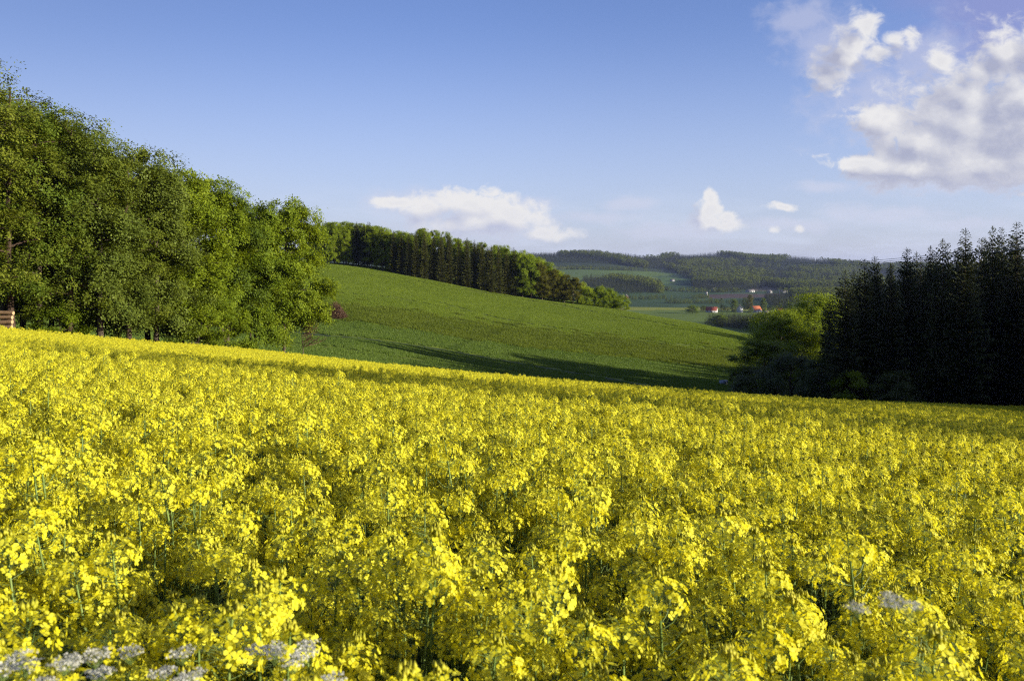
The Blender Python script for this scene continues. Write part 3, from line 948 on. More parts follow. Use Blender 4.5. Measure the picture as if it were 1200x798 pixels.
for (d0, n, px0, step) in ((122, 9, 996, 26), (130, 9, 1004, 27), (139, 8, 1012, 29)):
    for i in range(n):
        px = px0 + i * step + random.uniform(-7, 7); d = d0 + random.uniform(-2, 2)
        ty = np.interp(px, [985, 1060, 1130, 1200], [318, 300, 280, 272]) + random.uniform(0, 12)
        xx = at(px, d)
        plant_tree('spruce', xx, d, zrow(ty, d) - gz(xx, d), random.uniform(2.6, 3.2), 'dark spruce deep inside the right wood behind its front row', 'spruces deeper in the right wood')
# the same wood goes on beyond the right picture edge, towards the sun
BEYOND = []
for i in range(2):                                   # tall end of the wood next to the camera
    for j in range(3):
        BEYOND.append((50 + i * 6.5, 1.5 + j * 3.6 - i * 1.2, 22.5 + i * 1.4, 3.8, 'thin'))
for i in range(4):                                   # lower stretch
    for j in range(15):
        X = 50 + i * 8; Y = 12.5 + j * 6.2
        if X / Y > 0.70:
            BEYOND.append((X, Y, 15.0 + 0.20 * (X - 50), 3.6, 'thin' if Y < 80 else 'spruce'))
for i in range(5):
    for j in range(4):
        BEYOND.append((76 + i * 7.0, 86 + j * 6.0, 18.0 + 0.22 * i * 7, 3.5, 'spruce'))
for i in range(5):                                   # on the rise behind the visible front
    for j in range(5):
        X = 96 + i * 7.0; Y = 141 - i * 2.4 + j * 5.0
        if X / Y > 0.68:
            BEYOND.append((X, Y, 33.0 if j < 3 else 30.0, 3.8, 'spruce'))
for i in range(5):                                   # back of the wood, hidden by its front
    for j in range(6):
        Y = 146 + j * 9.0; BEYOND.append((0.44 * Y + 3 + i * 7, Y, 22.0 if j < 2 else 15.0, 3.6, 'spruce'))
for i in range(3):
    for j in range(5):
        BEYOND.append((94 + i * 8, 190 + j * 6.5, 19.0, 3.8, 'spruce'))
for i in range(5):
    BEYOND.append((114 + i * 6, 284 + (i % 2) * 6, 25.0, 4.2, 'spruce'))
for (X, Y, hh, rr2, kd) in BEYOND:
    X += random.uniform(-1.5, 1.5); Y += random.uniform(-1.0, 1.0)
    hidden = X / Y < 0.66
    plant_tree(kd, X, Y, hh * random.uniform(0.94, 1.06), rr2, 'dark spruce deep inside the right wood behind its front row' if hidden else ('dark spruce of the right wood beyond the picture edge' if kd == 'spruce' else 'thin leafy tree of the right wood beyond the picture edge'),
               'spruces deeper in the right wood' if hidden else 'trees beyond the right picture edge')

for (px, d, ty, rad, kind, lab) in [
    (951, 185, 344, 8.4, 'big_fresh', 'tall yellow-green tree with sunlit top left of the dark spruces'),
    (916, 178, 364, 8.0, 'big_fresh', 'lower green tree leaning out from the sunlit yellow-green one'),
    (893, 146, 398, 5.2, 'beech', 'rounded dark green tree at the left end of the right wood'),
    (925, 126, 412, 4.6, 'willow', 'grey-green willow shrub before the sunlit yellow-green tree'),
    (888, 132, 428, 3.8, 'willow', 'low grey-green shrub where the right wood meets the green field'),
    (962, 120, 418, 3.4, 'willow', 'pale green bush at the foot of the short spruce'),
    (1000, 110, 436, 2.8, 'shrub', 'dark leafy bush between short spruce and tall spruces'),
    (1047, 108, 434, 3.2, 'willow', 'broad leafy bush in front of the spruce trunks by the yellow field'),
]:
    xx = at(px, d); zz = gz(xx, d)
    plant_tree(kind, xx, d, zrow(ty, d) - zz, rad, lab, 'leafy trees and bushes of the right wood', 'tree' if kind in ('fresh', 'big_fresh', 'beech') else 'shrub')

# ---- the wood along the ridge of the green field
RB = np.array([(366, 310, 384), (420, 313, 384), (446, 316, 382), (462, 322, 372), (500, 327, 372), (550, 336, 374), (580, 342, 376), (620, 350, 380), (680, 357, 384), (735, 362.5, 388)])
RTOP = np.array([(360, 263), (400, 262), (420, 262), (440, 262), (458, 272), (500, 272), (540, 279), (580, 288), (620, 298), (645, 310), (668, 322), (682, 332), (710, 339), (726, 346), (736, 354)])
rows = []
front = []
px = 368.0
while px < 733:
    if px < 416: kind = 'fresh' if px < 405 else 'beech'
    elif px < 434: kind = 'spruce'
    elif px < 458: kind = random.choice(['beech', 'rusty', 'spruce'])
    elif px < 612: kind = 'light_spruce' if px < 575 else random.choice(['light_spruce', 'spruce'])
    elif px < 630: kind = 'fresh'
    elif px < 676: kind = random.choice(['rusty', 'rusty', 'beech'])
    else: kind = 'fresh_bush'
    front.append((px, kind))
    px += {'fresh': 12, 'beech': 12, 'rusty': 12}.get(kind, 9.5) * random.uniform(0.85, 1.15) * (0.8 if px > 676 else 1)
cnt = {}
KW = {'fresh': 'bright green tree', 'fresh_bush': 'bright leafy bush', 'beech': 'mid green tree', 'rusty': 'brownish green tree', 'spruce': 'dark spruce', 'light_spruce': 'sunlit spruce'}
for px, kind in front:
    d = float(np.interp(px, RB[:, 0], RB[:, 2])) + random.uniform(-1.5, 1.5)
    ty = float(np.interp(px, RTOP[:, 0], RTOP[:, 1])) + random.uniform(-2.5, 4.5)
    xx = at(px, d); h = zrow(ty, d) - gz(xx, d)
    w_ = KW[kind]; cnt[w_] = cnt.get(w_, 0) + 1
    seg = 'small ' if px > 676 else ''
    plant_tree(kind, xx, d, max(h, 4), (2.9 if 'spruce' in kind else 3.9) * (0.95 if px > 676 else 1),
               '%s%s, %s such from the left in the ridge wood front' % (seg, w_, ORD[cnt[w_] - 1]), 'trees along the front of the ridge wood')
for (dd, px0, px1, step, lift) in ((6, 364, 668, 9.5, 0), (13, 360, 655, 11, -2), (21, 362, 640, 14, -3)):
    px = px0
    while px < px1:
        d = float(np.interp(px, RB[:, 0], RB[:, 2])) + dd + random.uniform(-2, 2)
        ty = float(np.interp(px, RTOP[:, 0], RTOP[:, 1])) + lift * (1 if 465 < px < 650 else 0.3) + random.uniform(-2, 5)
        xx = at(px, d)
        kind = random.choice(['fresh', 'beech', 'beech', 'spruce']) if px < 450 else random.choice(['light_spruce', 'spruce', 'fresh', 'beech'] if dd < 20 else ['fresh', 'beech', 'fresh', 'beech'])
        plant_tree(kind, xx, d, zrow(ty, d) - gz(xx, d), 2.9 if 'spruce' in kind else 4.0,
                   'tree deeper in the ridge wood, only its top showing over the front row', 'trees deeper in the ridge wood')
        px += step * random.uniform(0.85, 1.15)

# ------------------------------------------------------------------ far woods (masses) and far single trees
far_src_b = [make_broadleaf('far_broadleaf_%d' % i, 60 + i, H=16, Rc=5.2, base=0.05, n_limb=9, n_sub=3, n_spray=3, n_leaf=7, leaf=1.0, shell=40, spread=1.0, flat=0.8, leafmat=lm)['crown']
             for i, lm in enumerate(['far_leaf', 'far_leaf', 'far_leaf', 'far_olive'])]
far_src_s = [make_spruce('far_spruce_%d' % i, 70 + i, H=20, Rb=3.0, whorl=1.3, nb=5, dens=0.45)['crown'] for i in range(3)]
WOODS = [  # name, label, outline in photo columns/rows of the ground, spacing, mix (0 broadleaf .. 1 spruce), height factor
    ('far_wood', 'dark wooded crest of the far left hill', ((560, 300), (640, 300.4), (720, 300.6), (800, 302.5), (850, 308), (850, 317), (770, 316), (700, 309), (560, 309)), 11, 0.85, 1.1),
    ('far_wood', 'far rounded hill covered with light and dark woods', ((775, 301), (1100, 300), (1100, 326), (900, 329), (830, 322), (775, 314)), 12, 0.60, 1.1),
    ('far_wood', 'light green copse below the far hill beside white house', ((790, 317), (850, 318), (880, 325), (880, 331), (800, 326)), 11, 0.15, 1.0),
    ('far_wood', 'dark clump of trees among far fields hiding a red roof', ((683, 329), (735, 327), (775, 335), (775, 344), (735, 345), (683, 338)), 9, 0.75, 1.1),
    ('far_wood', 'broad leafy wood in the middle of the far valley', ((812, 329), (905, 328), (895, 338), (850, 343), (812, 338)), 9, 0.45, 1.1),
    ('far_wood', 'tree belt behind the far white houses on the right', ((885, 333), (1040, 332), (1040, 339), (930, 341)), 9, 0.3, 1.0),
    ('far_wood', 'dark wood just behind the red roofed farm', ((895, 350), (1040, 348), (1040, 361), (905, 362)), 8, 0.7, 1.0),
    ('hedge_row', 'thin hedge line across the far right fields below white buildings', ((775, 340), (1010, 341.5), (1010, 342.4), (775, 340.7)), 8, 0.2, 0.5),
    ('hedge_row', 'hedge line on the far left field under the dark crest', ((640, 316), (760, 318), (760, 318.8), (640, 316.9)), 9, 0.2, 0.6),
    ('hedge_row', 'long hedge between dark field and reddish soil in the far valley', ((700, 352), (830, 349), (830, 349.6), (700, 352.6)), 7, 0.3, 0.4),
    ('hedge_row', 'low hedge just behind the farm with red roofs', ((780, 355), (1010, 356), (1010, 356.6), (780, 355.6)), 7, 0.2, 0.4),
    ('hedge_wood', 'dark belt of trees and bushes across the near meadow', ((822, 380), (850, 377), (960, 377), (960, 390), (910, 391)), 4.2, 0.65, 0.60),
]
def ray_ground(px, py, d0, d1, n=700):
    """depth at which the sight line through a photo point meets the ground"""
    d = np.exp(np.linspace(math.log(d0), math.log(d1), n))
    z = ground((px - 600) / F * d, d)
    zz = CAM_Z - (py - HOR) / F * d
    k = np.where(zz <= z)[0]
    return float(d[k[0]]) if len(k) else None
for (nm, lab, poly, spc, mixv, hf) in WOODS:
    # plan outline from the sight lines, then trees inside it
    lo, hi = (480, 1100) if nm == 'hedge_wood' else (1250, 4100)
    pl = []
    for (px, py) in poly:
        d = ray_ground(px, py, lo, hi) or hi
        pl.append((at(px, d), d))
    pl = np.array(pl)
    x0, y0 = pl.min(0); x1, y1 = pl.max(0)
    nx = int((x1 - x0) / spc) + 1; ny = int((y1 - y0) / spc) + 1
    gx, gy = np.meshgrid(np.arange(nx) * spc + x0, np.arange(ny) * spc + y0)
    gx = gx.ravel() + rng.uniform(-0.45, 0.45, gx.size) * spc; gy = gy.ravel() + rng.uniform(-0.45, 0.45, gy.size) * spc
    mk = in_poly(gx, gy, [tuple(p) for p in pl])
    gx, gy = gx[mk], gy[mk]
    if len(gx) > 26000:
        sel = rng.permutation(len(gx))[:26000]; gx, gy = gx[sel], gy[sel]
    gzv = ground(gx, gy)
    # stands: patches of broadleaf and spruce
    pn = np.sin(gx / 71 + 1.6 * np.sin(gy / 187)) + 1.2 * np.sin(gy / 113 + 1.9 * np.sin(gx / 103 + 2)) + rng.normal(0, 0.10, len(gx))
    thr = np.quantile(pn, 1 - mixv)
    is_s = pn > thr
    idx = np.where(is_s, rng.integers(0, 3, len(gx)) + 4, rng.integers(0, 4, len(gx)))
    eul = np.c_[np.zeros(len(gx)), np.zeros(len(gx)), rng.uniform(0, 6.28, len(gx))]
    scs = rng.uniform(0.65, 1.3, len(gx)) * hf * np.where(is_s, 0.85, 1.3)
    scatter(nm, np.c_[gx, gy, gzv], eul, scs, idx, far_src_b + far_src_s, lab, 'wood')
    print(nm, len(gx), pl[:, 1].min(), pl[:, 1].max())

# single trees in the valley
for (px, py, d, h, r, kind, lab) in [
    (812, 367, 1150, 12.5, 8.6, 'fresh', 'round light green tree alone on the far meadow'),
    (861, 366, 1210, 20, 5, 'poplar', 'tall tree left of the far white house'),
    (873, 366.3, 1215, 22, 5, 'oak', 'slender tree between white house and orange roof'),
    (878, 366.3, 1235, 26, 5, 'rusty', 'tallest brownish tree behind the orange roof'),
    (894, 367, 1205, 22, 4.6, 'poplar', 'tall light tree right of the orange roof'),
    (843, 374, 820, 12, 9, 'fresh', 'rounded bright bush rising from the dark tree belt'),
    (868, 378, 800, 9, 5, 'beech', 'low tree on the dark tree belt right of the rounded bush'),
    (852, 365.5, 1230, 8, 5, 'oak', 'low bushy tree beside the far red barn'),
    (824, 366, 1215, 9, 4.5, 'ash', 'dark round tree left of the red barn'),
    (846, 366, 1225, 11, 4.5, 'oak', 'olive tree right behind the red barn'),
    (880, 367, 1188, 7, 4, 'shrub', 'garden bush before the orange roof'),
    (903, 367, 1210, 10, 5, 'ash', 'tree between the pale shed and pink roofed house'),
    (926, 367, 1180, 16, 7, 'ash', 'dark tree right of the far pink roofed house'),
]:
    xx = at(px, d)
    plant_tree(kind, xx, d, h, r, lab, 'single trees in the far valley')

# ------------------------------------------------------------------ far houses
def gable_house(name, px, d, L, W, hw, hr, rot, wall, roof, label, windows=3, group='houses in the far valley', sink=0.3):
    x = at(px, d)
    o = empty(name, (x, d, gz(x, d) - sink), rot)
    b = MB()
    V = [(-L / 2, -W / 2, 0), (L / 2, -W / 2, 0), (L / 2, W / 2, 0), (-L / 2, W / 2, 0), (-L / 2, -W / 2, hw), (L / 2, -W / 2, hw), (L / 2, W / 2, hw), (-L / 2, W / 2, hw),
         (-L / 2, 0, hw + hr), (L / 2, 0, hw + hr)]
    b.add(V, [(0, 1, 5, 4), (2, 3, 7, 6), (3, 0, 4, 7), (1, 2, 6, 5)], [(4, 8, 7), (5, 6, 9)])
    link('wall', b.mesh('wall', [M[wall]]), o)
    e = 0.4; t = 0.22
    rf = MB()
    sl = hr / (W / 2)
    for s in (-1, 1):
        y0, z0 = s * (W / 2 + e), hw - sl * e
        Vt = []
        for dz in (0.04, t):
            Vt += [(-L / 2 - e, y0, z0 + dz), (L / 2 + e, y0, z0 + dz), (L / 2 + e, 0, hw + hr + dz), (-L / 2 - e, 0, hw + hr + dz)]
        rf.add(Vt, [(0, 1, 2, 3), (4, 5, 6, 7), (0, 1, 5, 4), (1, 2, 6, 5), (3, 0, 4, 7)])
    ro = link('roof', rf.mesh('roof', [M[roof]]), o)
    c = MB(); c.box((L * 0.2, -0.35, hw + hr - 0.4), (L * 0.2 + 0.7, 0.35, hw + hr + 1.0))
    link('chimney', c.mesh('chimney', [M['wall_brick']]), ro)
    for i in range(windows):
        xx = -L / 2 + (i + 0.5) * L / windows
        wv = MB(); wv.box((xx - 0.6, -W / 2 - 0.05, hw * 0.35), (xx + 0.6, -W / 2 + 0.02, hw * 0.35 + 1.3))
        link('window', wv.mesh('window', [M['glass']]), o)
    dv = MB(); dv.box((-0.6 + L * 0.08, -W / 2 - 0.07, 0.3), (0.6 + L * 0.08, -W / 2 + 0.02, 2.3))
    link('door', dv.mesh('door', [M['wood_dark']]), o)
    tag(o, label, 'house', group)
    return o
gable_house('farm_barn', 834, 1190, 16, 11, 3.4, 5.0, R(-24), 'wall_white', 'roof_red', 'long red roofed barn right of the round light tree')
gable_house('farm_house', 886, 1200, 13, 10, 4.4, 5.4, R(22), 'wall_white', 'roof_orange', 'house with bright orange roof between two tall trees')
gable_house('white_house', 867, 1195, 6, 9, 7.0, 4.0, R(75), 'wall_white', 'roof_grey', 'narrow white gabled house left of the orange roof')
gable_house('cottage', 914, 1180, 9, 9, 3.6, 4.2, R(12), 'wall_white', 'roof_orange', 'small house with pink orange roof right of the farm')
gable_house('shed', 898, 1170, 6, 4, 2.4, 1.2, R(0), 'wall_white', 'roof_grey', 'small pale shed at the foot of the tall light tree', 1)
gable_house('white_cottage', 788, 2640, 14, 9, 4.5, 3.0, R(10), 'wall_white', 'roof_grey', 'lone white house before the light green copse')
gable_house('white_cottage', 836, 2180, 10, 9, 6, 3.2, R(60), 'wall_white', 'roof_grey', 'white gabled house at the left foot of the broad leafy wood')
gable_house('white_farm', 879, 2120, 22, 10, 4.2, 3.2, R(8), 'wall_white', 'roof_grey', 'long white farm building right of the broad leafy wood')
gable_house('white_cottage', 902, 2060, 10, 9, 4.8, 3.0, R(40), 'wall_white', 'roof_grey', 'small white house in the tree belt, left of two')
gable_house('white_farm', 918, 2080, 20, 9, 4.0, 3.0, R(4), 'wall_white', 'roof_grey', 'low white building in the tree belt, right of two')
gable_house('red_roof_barn', 750, 2350, 34, 16, 5, 8, R(5), 'wall_brick', 'roof_red', 'big barn with dull red roof above the dark clump of trees')
gable_house('gabled_cottage', 734, 1690, 9, 8, 4, 4, R(70), 'wall_brick', 'roof_grey', 'gabled cottage beside the dark clump, right of the ridge bushes')
# slim white tower on the far field
tx, td = at(828, 1960), 1960
t_ = empty('transformer_tower', (tx, td, gz(tx, td)))
b = MB(); b.box((-2.2, -2.2, -0.5), (2.2, 2.2, 8.0)); link('shaft', b.mesh('shaft', [M['wall_white']]), t_)
b = MB(); b.add([(-2.6, -2.6, 8.02), (2.6, -2.6, 8.02), (2.6, 2.6, 8.02), (-2.6, 2.6, 8.02), (0, 0, 10.2)], [(3, 2, 1, 0)], [(0, 1, 4), (1, 2, 4), (2, 3, 4), (3, 0, 4)])
link('roof', b.mesh('roof', [M['roof_grey']]), t_)
tag(t_, 'slim white tower standing alone on the dark far field', 'tower')

# ------------------------------------------------------------------ power line at the right
def cable(name, p0, p1, sag, label):
    s = np.linspace(0, 1, 40)[:, None]
    P = np.array(p0) * (1 - s) + np.array(p1) * s
    P[:, 2] -= (sag * 4 * s * (1 - s))[:, 0]
    b = MB(); b.tube(P, 0.042, 5)
    tag(link(name, b.mesh(name, [M['cable']])), label, 'cable', 'overhead power cables')
for (yl, yr, lab) in ((306, 282.5, 'uppermost overhead cable above the spruce tops'), (307.5, 286, 'middle overhead cable above the spruce tops'), (309, 289, 'lowest overhead cable above the spruce tops')):
    da, db = 270, 92
    cable('power_cable', (at(905, da), da, zrow(yl, da)), (at(1260, db), db, zrow(yr - 5, db)), 1.6, lab)

# ------------------------------------------------------------------ small things at the left wood and on the green field
# log stack
lg_d = 63.0
lx = at(12, lg_d)
lz = gz(lx - 1, lg_d)
LN = ['lowest', 'second', 'third', 'fourth', 'fifth', 'topmost']
for row in range(6):
    b = MB()
    rad = 0.17 + random.uniform(-0.035, 0.03)
    n = 10
    s = np.linspace(0, 1, n)
    Ln = 2.6 + random.uniform(-0.25, 0.12)
    x1 = lx + random.uniform(-0.3, 0.12)
    P = np.c_[x1 - Ln * (1 - s), np.full(n, lg_d + 0.06 * row) + random.uniform(-0.05, 0.05), lz + 0.72 + row * 0.37 + 0.03 * np.sin(s * 5 + row)]
    b.tube(P, rad * (1 + 0.05 * np.sin(s * 9 + row)), 10)
    lo_ = link('cut_log', b.mesh('cut_log', [M['log_bark']], True))
    tag(lo_, 'cut log, %s of the stack at the left picture edge' % LN[row], 'log', 'cut logs stacked at the left wood edge')
    e = MB(); ph = np.arange(12) / 12 * 2 * np.pi
    c = P[-1] + np.array([0.003, 0, 0])
    ring = np.c_[np.zeros(12), np.cos(ph), np.sin(ph)] * rad * 0.98 + c
    e.add(np.r_[ring, (c + [0.01, 0, 0])[None]], tris=[(i, (i + 1) % 12, 12) for i in range(12)])
    link('end_grain', e.mesh('end_grain', [M['log_end']]), lo_)

# bare red-twigged sapling right of the last beech
def make_sapling():
    rg = np.random.default_rng(5)
    t = MB(); tw = MB()
    zs = np.linspace(-0.4, 5.5, 9)
    P = np.c_[0.12 * np.sin(zs), 0.05 * zs, zs]
    t.tube(P, np.linspace(0.085, 0.02, 9), 6)
    for i in range(20):
        z = rg.uniform(2.4, 5.4); a0 = np.array([0.12 * math.sin(z), 0.05 * z, z])
        az = rg.normal(0.0, 0.75); L = rg.uniform(1.4, 4.0) * (1 - 0.08 * z)
        e = a0 + np.array([math.cos(az) * L, math.sin(az) * L * 0.7, L * rg.uniform(0.1, 0.55)])
        tw.tube([a0, (a0 + e) / 2 - np.array([0, 0, 0.05 * L]), e], [0.035, 0.026, 0.014], 4)
        for j in range(9):
            f = rg.uniform(0.25, 1); q = a0 + (e - a0) * f
            e2 = q + rg.normal(0, 0.32, 3) + np.array([0.22, 0, 0.16])
            tw.tube([q, e2], [0.02, 0.011], 3)
            for k3 in range(2):
                q3 = q + (e2 - q) * rg.uniform(0.3, 1)
                tw.tube([q3, q3 + rg.normal(0, 0.14, 3) + [0.06, 0, 0.06]], [0.016, 0.009], 3)
    return t.mesh('sapling_trunk', [M['bark']], True), tw.mesh('sapling_twigs', [M['brown_twig']])
sx, sdp = at(354, 99), 99
so = empty('bare_sapling', (sx, sdp, gz(sx, sdp)))
tm, cm = make_sapling()
link('trunk', tm, so); link('twigs', cm, so)
tag(so, 'bare young tree with reddish twigs right of the last beech', 'tree')

# brown brush heap at the bank
def make_heap():
    rg = np.random.default_rng(9)
    b = MB()
    for i in range(900):
        a = rg.uniform(0, 6.28); rr = math.sqrt(rg.uniform(0, 1)) * 3.2
        hz = 4.6 * max(0.0, 1 - (rr / 3.4) ** 1.6) * rg.uniform(0.3, 1.0)
        p = np.array([rr * math.cos(a), rr * math.sin(a) * 0.8, hz])
        v = rg.normal(0, 0.5, 3) + np.array([0.2, 0, 0.35])
        b.tube([p - v * 0.6, p, p + v * 0.8], [0.035, 0.04, 0.015], 3)
    lq = MB()
    n = 4200
    a = rg.uniform(0, 6.28, n); rr = np.sqrt(rg.uniform(0, 1, n)) * 3.2
    hz = 4.8 * np.maximum(0, 1 - (rr / 3.4) ** 1.6) * rg.uniform(0.4, 1.05, n)
    lq.quads(leaf_quads(np.c_[rr * np.cos(a), rr * np.sin(a) * 0.8, hz], rg.normal(0, 1, (n, 3)) + [0, 0, 0.5], rg.uniform(0.18, 0.34, n), rg))
    return b.mesh('heap_branches', [M['brown_twig']]), lq.mesh('heap_dead_leaves', [M['brown_twig']])
hx, hd = at(393, 226), 226
ho = empty('brush_heap', (hx, hd, gz(hx, hd) - 0.1))
bm_, lm_ = make_heap()
link('branches', bm_, ho); link('dead_leaves', lm_, ho)
tag(ho, 'reddish brown heap of dead brush at the bank behind the last beech', 'brush heap')

# bluish water trough in the shaded valley bottom
txx, tdd = at(848, 188), 188
to = empty('water_trough', (txx, tdd, gz(txx, tdd)), R(12))
b = MB()
b.box((-0.9, -0.45, 0.25), (0.9, -0.40, 1.0)); b.box((-0.9, 0.40, 0.25), (0.9, 0.45, 1.0))
b.box((-0.9, -0.397, 0.25), (-0.85, 0.397, 1.0)); b.box((0.85, -0.397, 0.25), (0.9, 0.397, 1.0)); b.box((-0.847, -0.397, 0.25), (0.847, 0.397, 0.30))
link('tank', b.mesh('tank', [M['zinc']]), to)
b = MB(); b.box((-0.95, -0.5, 1.003), (0.95, 0.5, 1.06)); link('lid', b.mesh('lid', [M['zinc']]), to)
for sx_ in (-0.75, 0.69):
    for sy_ in (-0.38, 0.32):
        b = MB(); b.box((sx_, sy_, -0.2), (sx_ + 0.06, sy_ + 0.06, 0.247)); link('leg', b.mesh('leg', [M['zinc']]), to)
tag(to, 'small grey-blue water trough in the shaded field by the right wood', 'trough')

# wheel tracks in the green crop
def track(pxs, width, label=None):
    pts = []
    for (px, py) in pxs:
        d = ray_ground(px, py, 118, 470, 900)
        if d is None:
            continue
        pts.append((at(px, d), d))
    pts = np.array(pts)
    s = np.r_[0, np.cumsum(np.hypot(*np.diff(pts, axis=0).T))]
    q = np.linspace(0, s[-1], max(8, int(s[-1] / 2)))
    X = np.interp(q, s, pts[:, 0]); Y = np.interp(q, s, pts[:, 1])
    for _ in range(6):
        X[1:-1] = (X[:-2] + X[1:-1] * 2 + X[2:]) / 4; Y[1:-1] = (Y[:-2] + Y[1:-1] * 2 + Y[2:]) / 4
    tx = np.gradient(X); ty = np.gradient(Y); ln = np.hypot(tx, ty) + 1e-6
    nx, ny = -ty / ln, tx / ln
    A = np.c_[X + nx * width / 2, Y + ny * width / 2]; B = np.c_[X - nx * width / 2, Y - ny * width / 2]
    VA = np.c_[A, ground(A[:, 0], A[:, 1]) + 0.05]; VB = np.c_[B, ground(B[:, 0], B[:, 1]) + 0.05]
    n = len(X)
    V = np.empty((2 * n, 3)); V[0::2] = VA; V[1::2] = VB
    Qd = np.array([(2 * i, 2 * i + 1, 2 * i + 3, 2 * i + 2) for i in range(n - 1)])
    o = link('path', mesh_np('path', V, [Qd], [M['track']], [0], True))
    o['kind'] = 'structure'
    return np.c_[X, Y]
TRACKS = [track([(330, 388), (392, 395), (450, 400), (520, 410), (600, 424), (700, 441), (800, 460)], 2.2)]
TRACKS.append(track([(480, 348), (520, 356), (560, 367), (600, 376)], 0.8))
TRACKS.append(track([(400, 344), (470, 350), (540, 365)], 0.5))
TRACKS.append(track([(580, 372), (650, 384), (740, 398), (830, 408)], 0.6))

for k_ in range(4):
    TRACKS.append(track([(420 + 60 * k_, 322 + 9 * k_), (470 + 60 * k_, 327.5 + 9.5 * k_), (530 + 62 * k_, 336 + 11 * k_), (600 + 64 * k_, 348 + 11.5 * k_)], 0.45))
TRACKS.append(track([(345, 404), (420, 412), (500, 424), (580, 438), (640, 447)], 0.5))

# ------------------------------------------------------------------ green crop and darker grass painting the bank's shade (stuff)
def blade_patch(seed, size, n, h, wd, mat, lean=0.25):
    rg = np.random.default_rng(seed)
    p = np.c_[rg.uniform(-size / 2, size / 2, (n, 2)), np.zeros(n)]
    az = rg.uniform(0, 6.28, n)
    t = np.c_[np.cos(az), np.sin(az), np.zeros(n)]
    hh = h * rg.uniform(0.6, 1.2, n)
    tip = p + np.c_[rg.normal(0, lean, n) * hh, rg.normal(0, lean, n) * hh, hh]
    w2 = (wd * rg.uniform(0.6, 1.4, n))[:, None]
    b = MB(); b.quads(np.stack([p - t * w2, p + t * w2, tip + t * w2 * 0.35, tip - t * w2 * 0.35], 1))
    return b.mesh('blade_patch', [M[mat]])
ps = 2.6
gx, gy = np.meshgrid(np.arange(-150, 175, ps), np.arange(70, 460, ps))
gx = gx.ravel() + rng.uniform(-0.6, 0.6, gx.size); gy = gy.ravel() + rng.uniform(-0.6, 0.6, gy.size)
u = gx / gy
mk = (np.abs(u) < 0.72) & (gy > edge_depth(u) + 1.5) & (np.hypot(gx, gy) < 448)
dist = np.full(len(gx), 1e9)
for q_, tr_ in enumerate(TRACKS):
    for k in range(0, len(tr_), 2):
        dist = np.minimum(dist, ((gx - tr_[k, 0]) ** 2 + (gy - tr_[k, 1]) ** 2) / (3.1 if q_ == 0 else 1.95) ** 2)
mk &= dist > 1.0
gx, gy = gx[mk], gy[mk]
gzv = ground(gx, gy)
e_ = 1.0
snx = -(ground(gx + e_, gy) - ground(gx - e_, gy)) / 2; sny = -(ground(gx, gy + e_) - ground(gx, gy - e_)) / 2
slope = np.hypot(snx, sny)
# bank between the field's two levels: its shade painted as darker grass
pyv = HOR - F * (gzv - CAM_Z) / gy; pxv = 600 + F * gx / gy
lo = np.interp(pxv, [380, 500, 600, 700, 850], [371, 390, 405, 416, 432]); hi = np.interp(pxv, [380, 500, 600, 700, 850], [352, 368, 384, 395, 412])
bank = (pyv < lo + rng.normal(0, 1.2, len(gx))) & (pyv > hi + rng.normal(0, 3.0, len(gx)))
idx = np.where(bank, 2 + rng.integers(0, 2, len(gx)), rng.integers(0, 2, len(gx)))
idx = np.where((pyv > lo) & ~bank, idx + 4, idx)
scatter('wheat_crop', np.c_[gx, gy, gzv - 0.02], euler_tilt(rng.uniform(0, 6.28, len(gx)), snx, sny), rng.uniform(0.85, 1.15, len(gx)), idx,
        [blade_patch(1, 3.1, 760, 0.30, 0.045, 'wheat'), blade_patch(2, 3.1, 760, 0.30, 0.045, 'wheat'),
         blade_patch(3, 3.1, 420, 0.6, 0.05, 'bank_shade_grass', 0.5), blade_patch(4, 3.1, 420, 0.6, 0.05, 'bank_shade_grass', 0.5),
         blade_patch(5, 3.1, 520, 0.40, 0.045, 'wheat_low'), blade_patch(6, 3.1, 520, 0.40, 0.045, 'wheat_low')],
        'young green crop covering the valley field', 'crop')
print('crop patches', len(gx))

